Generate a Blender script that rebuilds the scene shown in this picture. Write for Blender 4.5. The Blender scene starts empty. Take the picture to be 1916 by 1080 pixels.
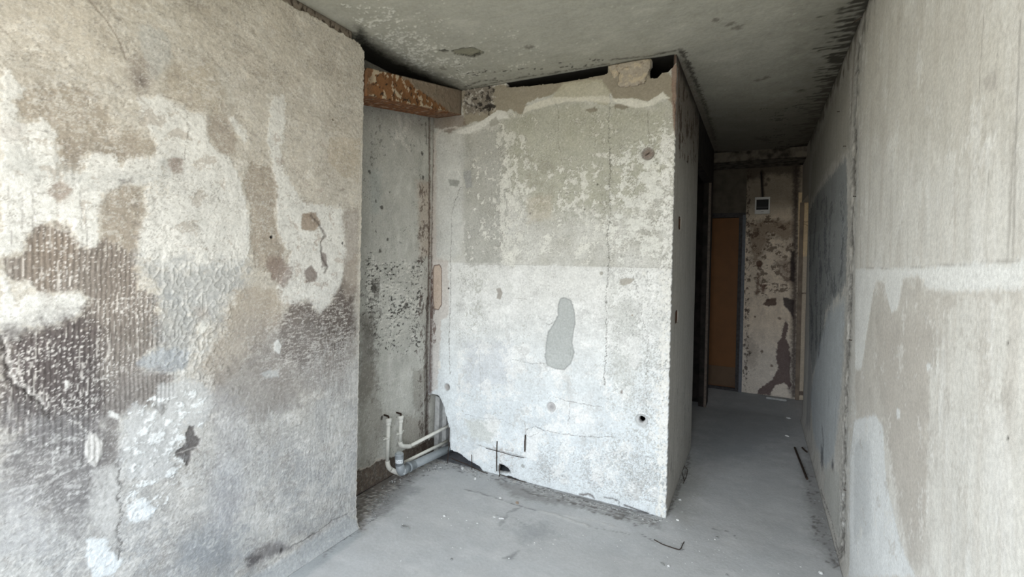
import bpy, bmesh, math, random
import numpy as np
from mathutils import Vector, Matrix

# ------------------------------------------------------------------ camera, sky, exposure
C = bpy.context.scene.collection
CF, YAW, PITCH, ROLL, CX, CY, CH = 890.4, 0.4768, 0.0102, 0.0209, 957.7, 492.9, 1.4426
_cy, _sy = math.cos(YAW), math.sin(YAW)
FW = np.array([-_sy*math.cos(PITCH), _cy*math.cos(PITCH), -math.sin(PITCH)])
_R0 = np.array([_cy, _sy, 0.0]); _U0 = np.cross(_R0, FW)
RT = _R0*math.cos(ROLL) + _U0*math.sin(ROLL); UP = -_R0*math.sin(ROLL) + _U0*math.cos(ROLL)
cd = bpy.data.cameras.new('camera'); cam = bpy.data.objects.new('camera', cd); C.objects.link(cam)
cd.sensor_fit = 'HORIZONTAL'; cd.sensor_width = 36; cd.lens = CF/1916*36
cd.shift_x = (958-CX)/1916; cd.shift_y = (CY-540)/1916; cd.clip_start = .02
M = Matrix.Identity(4)
for i in range(3):
    M[i][0], M[i][1], M[i][2] = RT[i], UP[i], -FW[i]
M[2][3] = CH
cam.matrix_world = M
bpy.context.scene.camera = cam

sc = bpy.context.scene
sc.view_settings.view_transform = 'Standard'; sc.view_settings.look = 'None'
sc.view_settings.gamma = 1; sc.view_settings.use_curve_mapping = False
sc.view_settings.exposure = 0.70
sc.cycles.max_bounces = 14; sc.cycles.diffuse_bounces = 8
SKY = (0.80, 0.90, 1.0); GROUND = (0.60, 0.56, 0.46)
w = bpy.data.worlds.new('overcast_sky'); sc.world = w; w.use_nodes = True
nt = w.node_tree; nt.nodes.clear()
tc = nt.nodes.new('ShaderNodeTexCoord'); sx = nt.nodes.new('ShaderNodeSeparateXYZ')
rp = nt.nodes.new('ShaderNodeValToRGB'); bg = nt.nodes.new('ShaderNodeBackground'); ow = nt.nodes.new('ShaderNodeOutputWorld')
mr = nt.nodes.new('ShaderNodeMapRange'); mr.inputs[1].default_value = -1; mr.inputs[2].default_value = 1
nt.links.new(tc.outputs['Generated'], sx.inputs[0]); nt.links.new(sx.outputs[2], mr.inputs[0])
nt.links.new(mr.outputs[0], rp.inputs[0]); nt.links.new(rp.outputs[0], bg.inputs[0]); nt.links.new(bg.outputs[0], ow.inputs[0])
e = rp.color_ramp.elements
e[0].position = 0.0; e[0].color = (GROUND[0]*.5, GROUND[1]*.5, GROUND[2]*.5, 1)
e[1].position = 1.0; e[1].color = (*SKY, 1)
n_ = e.new(.485); n_.color = (GROUND[0]*.55, GROUND[1]*.55, GROUND[2]*.55, 1)
n_ = e.new(.53); n_.color = (.86, .88, .9, 1)
bg.inputs[1].default_value = 7.0

# ------------------------------------------------------------------ the plan of the flat (metres; x across, y down the corridor)
H = 2.6
VL, UL, VB, UF, VR, UE = -1.8646, 1.8724, -.4276, 2.7741, .4023, 5.9153
VA = -2.09           # alcove wall
UB = -0.42           # window wall behind the photographer
WIN = (-1.80, .36, .35, 2.50)   # window opening in the back wall: x0, x1, z0, z1

def ray(x, y): return FW + RT*(x-CX)/CF - UP*(y-CY)/CF
def at_x(v, q): d = ray(*q); t = v/d[0]; return np.array([d[0]*t, d[1]*t, d[2]*t+CH])
def at_y(u, q): d = ray(*q); t = u/d[1]; return np.array([d[0]*t, d[1]*t, d[2]*t+CH])
def at_z(z, q): d = ray(*q); t = (z-CH)/d[2]; return np.array([d[0]*t, d[1]*t, z])

def lin(c):
    c = np.array(c, float)/255.
    return np.where(c <= .04045, c/12.92, ((c+.055)/1.055)**2.4)

def portal(name, loc, rot, sx_, sy_):
    l = bpy.data.lights.new(name, 'AREA'); l.shape = 'RECTANGLE'; l.size = sx_; l.size_y = sy_
    l.cycles.is_portal = True
    o = bpy.data.objects.new(name, l); C.objects.link(o); o.location = loc; o.rotation_euler = rot
portal('window_portal', ((WIN[0]+WIN[1])/2, UB-.02, (WIN[2]+WIN[3])/2), (math.pi/2, 0, 0), WIN[1]-WIN[0], WIN[3]-WIN[2])
portal('side_portal', (2.62, 4.9, 1.75), (0, math.pi/2, 0), .5, .4)

# ------------------------------------------------------------------ noise
_rng = np.random.default_rng(7)
_perm = _rng.permutation(4096).astype(np.int64)
_ang = _rng.random(4096)*2*math.pi
_gx, _gy = np.cos(_ang), np.sin(_ang)
def perlin(x, y, seed=0):
    xi = np.floor(x).astype(np.int64); yi = np.floor(y).astype(np.int64)
    xf = x-xi; yf = y-yi
    u = xf*xf*xf*(xf*(xf*6-15)+10); v = yf*yf*yf*(yf*(yf*6-15)+10)
    def g(ix, iy):
        k = _perm[(_perm[(ix+seed*131) & 4095] + iy) & 4095]
        return _gx[k], _gy[k]
    a = g(xi, yi); b = g(xi+1, yi); c = g(xi, yi+1); d = g(xi+1, yi+1)
    n00 = a[0]*xf+a[1]*yf; n10 = b[0]*(xf-1)+b[1]*yf
    n01 = c[0]*xf+c[1]*(yf-1); n11 = d[0]*(xf-1)+d[1]*(yf-1)
    n0 = n00+u*(n10-n00); n1 = n01+u*(n11-n01)
    return (n0+v*(n1-n0))*1.5
def fbm(x, y, octv=4, seed=0, gain=.5):
    r = 0; a = 1; t = 0
    for i in range(octv):
        r = r + a*perlin(x*2**i+i*17.3, y*2**i+i*9.1, seed+i); t += a; a *= gain
    return r/t*1.3
def sst(a, b, x):
    t = np.clip((x-a)/(b-a), 0, 1); return t*t*(3-2*t)

# ------------------------------------------------------------------ painted relief canvas: a real grid of the wall with colour and depth per point
class Canvas:
    def __init__(s, S, Z, unproj, base, seed=1):
        s.S1 = np.asarray(S); s.Z1 = np.asarray(Z)
        s.nS, s.nZ = len(S), len(Z)
        a, b = np.meshgrid(s.S1, s.Z1, indexing='ij')
        s.s = a.ravel(); s.z = b.ravel(); s.un = unproj; s.seed = seed
        s.N = len(s.s)
        s.col = np.tile(lin(base), (s.N, 1)); s.h = np.zeros(s.N); s.hole = np.zeros(s.N, bool)
        s.ds = np.zeros(s.N); s.dz = np.zeros(s.N)
        s.w1 = s.n(.10, .10, 5, 11, .62); s.w2 = s.n(.028, .028, 4, 23, .62); s.w3 = s.n(.009, .009, 3, 37, .6)
        s.w4 = s.n(.3, .3, 4, 51, .55); s.w5 = s.n(.16, .16, 3, 57)
    def n(s, ss, sz, octv=4, seed=0, gain=.5):
        return fbm(s.s/ss, s.z/sz, octv, s.seed*7+seed, gain)
    def pts(s, P): return [s.un(q) for q in P]
    def bb(s, P, m):
        P = np.array(P)
        return np.nonzero((s.s > P[:, 0].min()-m) & (s.s < P[:, 0].max()+m) & (s.z > P[:, 1].min()-m) & (s.z < P[:, 1].max()+m))[0]
    def sd(s, P, m=.12, px=True):
        """signed distance to a polygon, negative inside"""
        P = s.pts(P) if px else P
        idx = s.bb(P, m); x = s.s[idx]; y = s.z[idx]
        d2 = np.full(len(idx), 1e9); ins = np.zeros(len(idx), bool)
        k = len(P)
        for i in range(k):
            ax, ay = P[i]; bx, by = P[(i+1) % k]
            ex, ey = bx-ax, by-ay; L = ex*ex+ey*ey+1e-12
            t = np.clip(((x-ax)*ex+(y-ay)*ey)/L, 0, 1)
            qx = x-ax-t*ex; qy = y-ay-t*ey
            d2 = np.minimum(d2, qx*qx+qy*qy)
            c = ((ay > y) != (by > y)) & (x < (bx-ax)*(y-ay)/(by-ay+1e-12)+ax)
            ins ^= c
        d = np.sqrt(d2); return idx, np.where(ins, -d, d)
    def mix(s, idx, m, col):
        m = np.clip(m, 0, 1)[:, None]; s.col[idx] = s.col[idx]*(1-m)+lin(col)*m
    def patch(s, P, col=None, op=1., soft=.003, warp=.02, dh=0., rim=None, fine=1., px=True):
        idx, d = s.sd(P, max(.12, soft*2+warp*2), px)
        d = d + warp*(.75*s.w1[idx]+.70*s.w2[idx]+.45*fine*s.w3[idx])
        m = sst(soft, -soft, d)
        if col is not None: s.mix(idx, m*op, col)
        if dh: s.h[idx] += dh*m
        if rim: s.mix(idx, np.exp(-(d/.004)**2)*rim[1], rim[0])
        return idx, m
    def flecks(s, P, col, thr=.25, sc=(.02, .02), op=1., soft=.15, dh=0., seed=0, warp=.05, k=.06, px=True, octv=3, rim=0.):
        """irregular flecks where noise rises over thr inside a soft polygon"""
        if P is None: idx = np.arange(s.N); m = np.ones(s.N)
        else:
            idx, d = s.sd(P, max(.15, soft*1.3), px)
            m = sst(soft, -soft, d+warp*s.w1[idx])
        X = s.s[idx]/sc[0]+.5*s.w1[idx]*1.2+.6*s.w2[idx]; Y = s.z[idx]/sc[1]+.6*np.roll(s.w1, 4001)[idx]
        nz = .82*fbm(X*.8, Y*.8, octv+2, s.seed*7+100+seed, .68)+.30*np.roll(s.w5, 313*seed+17)[idx]
        mm = sst(thr, thr+k, nz - (1-m)*.8)*sst(0, .05, m)
        s.mix(idx, mm*op, col)
        if rim: s.mix(idx, np.exp(-((nz-(1-m)*.8-thr+.035)/.035)**2)*sst(0, .3, m)*rim, (112, 108, 102))  # grey outline: edge shadow of the flakes painted in
        if dh: s.h[idx] += dh*mm
        return idx, mm
    def contour(s, P, col=(120, 118, 114), thr=.1, sc=(.03, .03), wd=.03, op=.6, seed=0, soft=.06, brk=.0):
        """thin curled edges of peeling paint, edge shadow put into the colour: a line where noise crosses thr"""
        if P is None: idx = np.arange(s.N); m = np.ones(s.N)
        else: idx, d = s.sd(P, .2); m = sst(soft, -soft, d+.05*s.w1[idx])
        nz = fbm(s.s[idx]/sc[0]+.6*s.w1[idx]+.3*s.w2[idx], s.z[idx]/sc[1]+.5*np.roll(s.w2, 777)[idx], 4, s.seed*7+300+seed, .6)
        q = np.exp(-((nz-thr)/wd)**2)*m*sst(-.2, .25, np.roll(s.w5, 91*seed+5)[idx]+brk)
        s.mix(idx, q*op, col); s.mix(idx, np.exp(-((nz-thr-2*wd)/wd)**2)*m*op*.5, (224, 223, 218)); s.h[idx] -= .0008*q
    def tone(s, amt=.12, sc=.2, seed=0, gain=.68, P=None):
        """cloudy many-scale tone of worn plaster"""
        v = s.n(sc, sc, 7, 500+seed, gain); s.col *= np.clip(1+amt*v, .4, 1.7)[:, None]
    def line(s, P, wd=.003, col=(60, 55, 50), op=.9, warp=.006, dh=0., soft=None, px=True, brk=0.):
        P = s.pts(P) if px else P
        idx = s.bb(P, .05+wd*2); x = s.s[idx]+warp*s.w2[idx]*1.2+warp*.5*s.w3[idx]; y = s.z[idx]+warp*np.roll(s.w2, 991)[idx]
        d2 = np.full(len(idx), 1e9)
        for i in range(len(P)-1):
            ax, ay = P[i]; bx, by = P[i+1]; ex, ey = bx-ax, by-ay; L = ex*ex+ey*ey+1e-12
            t = np.clip(((x-ax)*ex+(y-ay)*ey)/L, 0, 1)
            d2 = np.minimum(d2, (x-ax-t*ex)**2+(y-ay-t*ey)**2)
        d = np.sqrt(d2); soft = soft or wd*.6
        m = sst(wd/2+soft, max(wd/2-soft, -.001), d)
        if brk: m = m*sst(-.25, .1, s.w1[idx]*1.2+.5-brk)
        s.mix(idx, m*op, col)
        if dh: s.h[idx] += dh*m
    def spot(s, q, r, col, op=1., dh=0., soft=.004, warp=.006, rz=None):
        c = s.un(q); P = [c]; idx = s.bb(P, r*2+soft*2+.03)
        rz = rz or r
        d = np.hypot(s.s[idx]-c[0], (s.z[idx]-c[1])*r/rz)-r + warp*(s.w2[idx]+.4*s.w3[idx])
        m = sst(soft, -soft, d)
        if col is not None: s.mix(idx, m*op, col)
        if dh: s.h[idx] += dh*m
    def cut(s, P, warp=.012, px=True):
        idx, d = s.sd(P, .06, px)
        d = d + warp*(.6*s.w1[idx]+.5*s.w2[idx]+.3*s.w3[idx])
        s.hole[idx[d < 0]] = True
    def grain(s, amt=.06, amt2=.06):
        v = 1+amt*1.3*s.w2+amt2*s.w3+.05*s.w4+.07*s.w1
        s.col *= np.clip(v, .4, 1.6)[:, None]
    def build(s, name, to3d, nrm, thick=.0, mat=None, flip=False, rimcol=None, parent=None):
        P = to3d(s.s+s.ds, s.z+s.dz) + s.h[:, None]*np.array(nrm, float)[None, :]
        col = np.clip(s.col, 0.004, .95)
        i, j = np.meshgrid(np.arange(s.nS-1), np.arange(s.nZ-1), indexing='ij')
        a = (i*s.nZ+j).ravel(); b = a+s.nZ; c = b+1; d = a+1
        q = np.stack([a, b, c, d], 1)
        hl = s.hole[q].sum(1) >= 2
        q = q[~hl]
        if flip: q = q[:, ::-1]
        if thick:
            e1 = q.ravel(); e2 = np.roll(q, -1, 1).ravel()
            key = e1*(s.N+1)+e2; rev = e2*(s.N+1)+e1
            bd = ~np.isin(key, rev); e1 = e1[bd]; e2 = e2[bd]
            uq, inv = np.unique(np.concatenate([e1, e2]), return_inverse=True)
            P2 = P[uq]-np.array(nrm, float)*thick
            off = len(P); P = np.concatenate([P, P2])
            c2 = col[uq]*.75 if rimcol is None else np.tile(lin(rimcol), (len(uq), 1))
            col = np.concatenate([col, c2])
            n1 = off+inv[:len(e1)]; n2 = off+inv[len(e1):]
            q = np.concatenate([q, np.stack([e2, e1, n1, n2], 1)])
        used = np.zeros(len(P), bool); used[q.ravel()] = True
        mp = np.cumsum(used)-1; P = P[used]; col = col[used]; q = mp[q]
        me = bpy.data.meshes.new(name)
        me.vertices.add(len(P)); me.vertices.foreach_set('co', P.astype(np.float32).ravel())
        me.loops.add(len(q)*4); me.loops.foreach_set('vertex_index', q.astype(np.int32).ravel())
        me.polygons.add(len(q)); me.polygons.foreach_set('loop_start', np.arange(0, len(q)*4, 4, dtype=np.int32))
        me.polygons.foreach_set('use_smooth', np.ones(len(q), bool))
        me.update(calc_edges=True)
        at = me.color_attributes.new('paint', 'FLOAT_COLOR', 'POINT')
        at.data.foreach_set('color', np.concatenate([col, np.ones((len(col), 1))], 1).astype(np.float32).ravel())
        me.materials.append(mat or PLASTER)
        o = bpy.data.objects.new(name, me); C.objects.link(o); o.parent = parent
        return o

# ------------------------------------------------------------------ materials
def plaster_mat(name, g1=.10, g2=.10, bump=.35, sc1=90, sc2=420, rough=.92):
    m = bpy.data.materials.new(name); m.use_nodes = True; n = m.node_tree; nd = n.nodes; bs = nd['Principled BSDF']
    a = nd.new('ShaderNodeAttribute'); a.attribute_name = 'paint'
    t = nd.new('ShaderNodeTexCoord')
    n1 = nd.new('ShaderNodeTexNoise'); n1.inputs['Scale'].default_value = sc1; n1.inputs['Detail'].default_value = 4
    n2 = nd.new('ShaderNodeTexNoise'); n2.inputs['Scale'].default_value = sc2; n2.inputs['Detail'].default_value = 2
    n.links.new(t.outputs['Object'], n1.inputs['Vector']); n.links.new(t.outputs['Object'], n2.inputs['Vector'])
    def mrange(src, amt):
        r = nd.new('ShaderNodeMapRange'); r.inputs[1].default_value = .3; r.inputs[2].default_value = .7
        r.inputs[3].default_value = 1-amt; r.inputs[4].default_value = 1+amt; n.links.new(src, r.inputs[0]); return r.outputs[0]
    x = nd.new('ShaderNodeMath'); x.operation = 'MULTIPLY'
    n.links.new(mrange(n1.outputs[0], g1), x.inputs[0]); n.links.new(mrange(n2.outputs[0], g2), x.inputs[1])
    v = nd.new('ShaderNodeVectorMath'); v.operation = 'SCALE'
    n.links.new(a.outputs['Color'], v.inputs[0]); n.links.new(x.outputs[0], v.inputs['Scale'])
    n.links.new(v.outputs[0], bs.inputs['Base Color'])
    b = nd.new('ShaderNodeBump'); b.inputs['Strength'].default_value = bump; b.inputs['Distance'].default_value = .004
    n.links.new(n1.outputs[0], b.inputs['Height']); n.links.new(b.outputs[0], bs.inputs['Normal'])
    bs.inputs['Roughness'].default_value = rough; bs.inputs['Specular IOR Level'].default_value = .2
    return m
PLASTER = plaster_mat('plaster')
CONC = plaster_mat('concrete_paint', .07, .12, .3, 60, 500)
FLOORM = plaster_mat('screed', .04, .08, .25, 70, 380, .85)
def solid(name, col, rough=.7, metal=0., noise=.15, sc_=60, col2=None, spec=.3):
    m = bpy.data.materials.new(name); m.use_nodes = True; n = m.node_tree; nd = n.nodes; bs = nd['Principled BSDF']
    t = nd.new('ShaderNodeTexCoord'); nz = nd.new('ShaderNodeTexNoise'); nz.inputs['Scale'].default_value = sc_; nz.inputs['Detail'].default_value = 5
    r = nd.new('ShaderNodeValToRGB'); n.links.new(t.outputs['Object'], nz.inputs['Vector']); n.links.new(nz.outputs[0], r.inputs[0])
    c = lin(col); c2 = lin(col2) if col2 else c*(1-noise*2)
    e = r.color_ramp.elements; e[0].position = .35; e[0].color = (*c2, 1); e[1].position = .6; e[1].color = (*c, 1)
    n.links.new(r.outputs[0], bs.inputs['Base Color']); bs.inputs['Roughness'].default_value = rough; bs.inputs['Metallic'].default_value = metal
    bs.inputs['Specular IOR Level'].default_value = spec
    b = nd.new('ShaderNodeBump'); b.inputs['Strength'].default_value = .15; b.inputs['Distance'].default_value = .002
    n.links.new(nz.outputs[0], b.inputs['Height']); n.links.new(b.outputs[0], bs.inputs['Normal'])
    return m
SOOT_SHADE = solid('soot', (52, 48, 46), .95, 0, .2, 12, (34, 32, 31))  # sooty surfaces, and the darkness of unlit voids put into the colour
SHELL = solid('shell_plaster', (188, 184, 176), .95, 0, .06, 6)
SIDEP = solid('side_room_plaster', (190, 172, 146), .9, 0, .06, 6)
PVCW = solid('white_plastic_pipe', (212, 212, 206), .45, 0, .05, 40, None, .5)
PVCG = solid('grey_plastic_pipe', (136, 143, 148), .45, 0, .06, 40, None, .5)
STEEL = solid('rusty_steel', (70, 58, 50), .8, .3, .2, 200, (42, 34, 30))
STICKER = solid('sticker', (214, 220, 224), .6, 0, .03, 60)
INKM = solid('ink', (70, 84, 100), .6, 0, .03, 60)
CONCM = solid('broken_concrete', (176, 178, 178), .95, 0, .12, 40)
CONCD = solid('dusty_concrete', (128, 132, 136), .95, 0, .2, 25, (92, 92, 94))
WOODD = solid('brown_door_board', (116, 76, 38), .6, 0, .06, 9)
WOODK = solid('kick_board', (104, 84, 66), .7, 0, .1, 9)
FRAMEM = solid('sooty_frame', (66, 64, 66), .7, 0, .2, 30)
FRAMEL = solid('grey_frame_edge', (104, 108, 116), .6, 0, .1, 30)
PANELW = solid('white_box_plastic', (205, 206, 206), .5, 0, .05, 30)
GLASSD = solid('smoked_cover', (20, 22, 28), .6, 0, .1, 20)
BRKM = solid('breaker_grey', (54, 56, 60), .5, 0, .1, 20)
DRY = solid('window_frame_paint', (215, 215, 210), .6, 0, .05, 20)
GLASS = bpy.data.materials.new('window_glass'); GLASS.use_nodes = True

# ------------------------------------------------------------------ small mesh helpers
def mk(name, bm, mat, parent=None, kind=None, smooth=False):
    me = bpy.data.meshes.new(name); bm.normal_update(); bm.to_mesh(me); bm.free()
    if smooth:
        for p in me.polygons: p.use_smooth = True
    for m in (mat if isinstance(mat, list) else [mat]): me.materials.append(m)
    o = bpy.data.objects.new(name, me); C.objects.link(o); o.parent = parent
    if kind: o['kind'] = kind
    return o
def bx(bm, x0, x1, y0, y1, z0, z1, bev=0.):
    r = bmesh.ops.create_cube(bm, size=1)['verts']
    for v in r: v.co = Vector(((x0+x1)/2+v.co.x*(x1-x0), (y0+y1)/2+v.co.y*(y1-y0), (z0+z1)/2+v.co.z*(z1-z0)))
    if bev:
        es = list({e for v in r for e in v.link_edges}); bmesh.ops.bevel(bm, geom=es, offset=bev, segments=2, affect='EDGES')
def tube(bm, path, r, seg=16, cap=True):
    """path: points or (point, radius)"""
    P = [Vector(p[0]) if isinstance(p[0], (Vector, tuple, list, np.ndarray)) else Vector(p) for p in path]
    Rr = [p[1] if isinstance(p[0], (Vector, tuple, list, np.ndarray)) else r for p in path]
    rings = []; nrm = None
    for i, p in enumerate(P):
        a = P[max(i-1, 0)]; b = P[min(i+1, len(P)-1)]; t = (b-a)
        k = i
        while t.length < 1e-9 and k > 0: k -= 1; t = b-P[k]
        t.normalize()
        if nrm is None:
            nrm = Vector((0, 0, 1)) if abs(t.z) < .9 else Vector((1, 0, 0))
        nrm = (nrm-t*nrm.dot(t)).normalized(); bi = t.cross(nrm)
        rings.append([bm.verts.new(p+(nrm*math.cos(2*math.pi*k/seg)+bi*math.sin(2*math.pi*k/seg))*Rr[i]) for k in range(seg)])
    for a, b in zip(rings, rings[1:]):
        for k in range(seg): bm.faces.new((a[k], a[(k+1) % seg], b[(k+1) % seg], b[k]))
    if cap:
        bm.faces.new(rings[0][::-1]); bm.faces.new(rings[-1])
def bend(a, c, b, r, n=7):
    """rounded corner path from a to b around corner c with radius r"""
    a, b, c = Vector(a), Vector(b), Vector(c); d1 = (a-c).normalized(); d2 = (b-c).normalized()
    p = c+d1*r; q = c+d2*r
    return [p*(1-t)**2+c*2*t*(1-t)+q*t*t for t in [i/(n-1) for i in range(n)]]
def tag(o, label, cat, group=None):
    o['label'] = label; o['category'] = cat
    if group: o['group'] = group
    return o
def thing(name, loc, label, cat, group=None):
    o = bpy.data.objects.new(name, None); C.objects.link(o); o.location = loc; o.empty_display_size = .05
    return tag(o, label, cat, group)
def place(child, parent):
    child.parent = parent; child.matrix_parent_inverse = Matrix.Translation(parent.location).inverted(); return child
#PART2
# ------------------------------------------------------------------ LEFT WALL
A_ = np.concatenate([np.linspace(UB, .42, 30)[:-1], np.arange(.42, UL+.0001, .0036)])
L = Canvas(A_, np.arange(0, H+.001, .0036), lambda q: tuple(at_x(VL, q)[1:3]), (187, 181, 170), 1)
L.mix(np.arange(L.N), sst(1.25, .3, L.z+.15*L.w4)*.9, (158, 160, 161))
L.mix(np.arange(L.N), sst(-.1, .6, L.w4)*.35, (196, 190, 178))
L.mix(np.arange(L.N), sst(.0, .5, L.n(.18, .12, 4, 71))*.30, (166, 156, 142))
TAN = (172, 161, 146); WHT = (216, 215, 210); GRY = (176, 179, 181); DRK = (112, 103, 98)
# brushed, wavy relief everywhere
wv = L.n(.035, .16, 3, 81); L.h += .0006*wv
rg = 1-np.abs(fbm(L.s/.05+.8*L.w1, L.z/.09+.8*L.w2, 4, 83, .6)); rm = sst(-.2, .4, L.w5)
L.h += .0010*sst(.90, 1., rg)*(.3+.7*rm); L.mix(np.arange(L.N), sst(.95, 1., rg)*.45*(.2+.8*rm), (216, 211, 202))
r2 = 1-np.abs(fbm(L.s/.03+.5*L.w1, L.z/.10+.5*L.w2, 3, 84, .6)); L.mix(np.arange(L.N), sst(.965, 1., r2)*.4*sst(.1, .6, L.w4), (128, 120, 110))
L.mix(np.arange(L.N), sst(.15, .6, L.n(.05, .03, 6, 87, .7))*.35, (208, 202, 191))
L.mix(np.arange(L.N), sst(.2, .7, L.n(.04, .05, 6, 88, .7))*.30, (146, 136, 124))
st = L.n(.16, .012, 3, 85); L.h += .0006*st*sst(1.2, 1.6, L.z)
L.mix(np.arange(L.N), sst(.35, .7, st)*.22*sst(1.2, 1.7, L.z), (208, 203, 192))
L.mix(np.arange(L.N), sst(-.3, -.7, st)*.22*sst(1.2, 1.7, L.z), (150, 139, 124))
L.flecks(None, (204, 199, 189), .12, (.12, .09), .40, .1, .0004, 201)
L.flecks(None, (150, 142, 132), .22, (.10, .13), .35, .1, -.0004, 202)
L.flecks(None, (208, 205, 198), .25, (.05, .035), .50, .1, .0005, 203)
L.flecks(None, (138, 130, 122), .34, (.035, .05), .40, .1, -.0004, 204)
# upper left: brightness from the window painted in, with rubbed filler flecks
L.patch([(0, 0), (150, 0), (205, 60), (230, 120), (180, 150), (120, 130), (60, 90), (0, 60)], (196, 188, 175), .5, .04, .05)
L.flecks([(0, 30), (160, 20), (150, 170), (0, 130)], (224, 219, 208), .22, (.03, .02), .8, .08, .001)
# tan field below it
L.patch([(50, 165), (100, 160), (170, 165), (200, 200), (225, 250), (265, 240), (290, 265), (295, 290), (225, 300), (160, 285), (150, 340), (110, 330), (85, 235), (40, 225), (25, 190)], (160, 150, 136), .8, .012, .03, -.001)
L.patch([(105, 255), (160, 270), (235, 285), (262, 298), (225, 310), (165, 285), (152, 320), (118, 315)], (134, 124, 112), .6, .02, .03)
# white filler sheets
for P in [
 [(0, 128), (28, 130), (50, 165), (25, 188), (35, 228), (60, 232), (80, 228), (100, 245), (112, 285), (107, 322), (155, 328), (152, 300), (168, 285), (205, 290), (228, 305), (255, 295), (300, 292), (310, 330), (262, 350), (240, 345), (195, 362), (185, 400), (188, 455), (175, 466), (145, 462), (132, 425), (108, 415), (80, 422), (52, 440), (45, 475), (25, 470), (0, 482)],
 [(255, 178), (300, 180), (345, 195), (352, 212), (388, 218), (386, 250), (398, 275), (430, 295), (450, 335), (462, 385), (470, 430), (462, 480), (450, 505), (410, 508), (300, 505), (262, 478), (256, 440), (275, 400), (272, 360), (285, 330), (300, 290), (285, 250), (266, 210)],
 [(508, 182), (530, 180), (535, 225), (532, 255), (522, 275), (530, 320), (545, 345), (560, 375), (640, 392), (668, 400), (668, 470), (645, 500), (640, 525), (618, 570), (598, 588), (575, 560), (545, 572), (520, 560), (515, 540), (535, 505), (545, 470), (520, 440), (512, 330), (502, 260), (505, 215)],
 [(425, 215), (440, 222), (470, 258), (455, 262), (438, 245)],
 [(40, 560), (75, 545), (105, 550), (150, 545), (162, 560), (150, 590), (100, 608), (60, 615), (30, 605)],
 [(0, 510), (15, 520), (30, 560), (42, 610), (30, 640), (0, 630)]]:
    L.patch(P, WHT, .88, .004, .022, .0012, ((232, 229, 222), .35))
L.patch([(100, 300), (170, 330), (260, 325), (330, 290), (330, 330), (200, 350), (100, 340), (0, 330), (0, 280)], (184, 184, 180), .55, .03, .03)
L.patch([(265, 45), (300, 50), (318, 75), (318, 120), (300, 140), (280, 150), (268, 120), (262, 80)], (184, 183, 178), .8, .01, .02)
L.patch([(395, 118), (430, 140), (438, 190), (420, 230), (400, 190), (380, 150)], (192, 190, 182), .5, .015, .03)
# combed tan panel
L.patch([(200, 365), (232, 345), (262, 350), (272, 392), (258, 440), (256, 480), (262, 540), (300, 560), (300, 650), (205, 640), (190, 560), (188, 470), (190, 400)], (156, 146, 133), .85, .01, .02, -.001)
L.patch([(455, 335), (470, 305), (505, 312), (520, 345), (516, 420), (530, 470), (515, 520), (480, 500), (468, 450), (470, 400)], (160, 150, 137), .85, .006, .02, -.0015)
L.patch([(385, 215), (425, 215), (445, 260), (440, 295), (410, 285), (388, 250)], (158, 148, 136), .7, .008, .015)
L.patch([(315, 125), (400, 120), (430, 190), (420, 215), (350, 200), (310, 185)], (170, 160, 144), .6, .02, .03)
L.patch([(615, 255), (675, 258), (672, 340), (640, 330), (612, 300)], (182, 172, 156), .8, .006, .01)
# soot marks in the upper part
L.patch([(238, 105), (262, 100), (285, 125), (282, 165), (258, 178), (238, 150)], (132, 122, 114), .65, .03, .03)
L.patch([(225, 165), (235, 170), (228, 178), (200, 145)], (120, 112, 106), .6, .008, .01)
L.spot((268, 152), .022, (108, 98, 94), .5, -.002, .02)
L.patch([(95, 345), (118, 338), (135, 355), (128, 378), (105, 378), (90, 360)], (136, 120, 108), .75, .008, .012)
L.patch([(222, 338), (248, 332), (250, 342), (228, 346)], (90, 82, 78), .7, .006, .008)
L.patch([(318, 295), (340, 300), (343, 325), (325, 328), (315, 310)], (142, 126, 116), .75, .008, .012)
L.patch([(0, 235), (45, 232), (52, 250), (30, 262), (0, 258)], (182, 176, 170), .6, .02, .02)
# many small scrapes over everything
L.flecks(None, (210, 207, 200), .22, (.028, .018), .38, .1, .0006, 206)
L.flecks(None, (132, 125, 118), .30, (.026, .020), .32, .1, -.0005, 207)
L.contour(None, (132, 125, 116), .12, (.06, .08), .018, .60, 1)
L.contour(None, (138, 131, 122), -.15, (.035, .05), .025, .5, 2)
L.contour(None, (224, 220, 212), .3, (.05, .07), .018, .5, 7)
dg = fbm((L.s*.8+L.z)/.018, (L.s-L.z*.8)/.22, 4, 321, .6); L.h += .0006*dg*sst(1.7, 2.0, L.z)
L.mix(np.arange(L.N), sst(.25, .6, dg)*.35*sst(1.6, 2.0, L.z+.2*L.w4), (212, 206, 195))
L.mix(np.arange(L.N), sst(-.25, -.6, dg)*.35*sst(1.6, 2.0, L.z+.2*L.w4), (146, 136, 124))
L.flecks([(20, 140), (450, 150), (460, 480), (0, 480)], (170, 161, 150), .26, (.06, .05), .6, .05, -.0006, 208)
L.flecks([(500, 180), (660, 300), (650, 600), (520, 580)], (172, 160, 150), .26, (.05, .05), .6, .04, -.0006, 209)
L.flecks([(220, 640), (480, 560), (480, 900), (220, 960)], (206, 206, 203), .18, (.06, .07), .5, .06, .0008, 210)
L.flecks([(0, 560), (660, 560), (660, 1080), (0, 1080)], (134, 133, 133), .30, (.09, .12), .35, .1, 0, 211)
L.contour([(0, 0), (240, 120), (240, 320), (0, 120)], (222, 217, 208), .1, (.10, .03), .04, .6, 4, brk=.3)
L.tone(.13, .12, 1)
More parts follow.
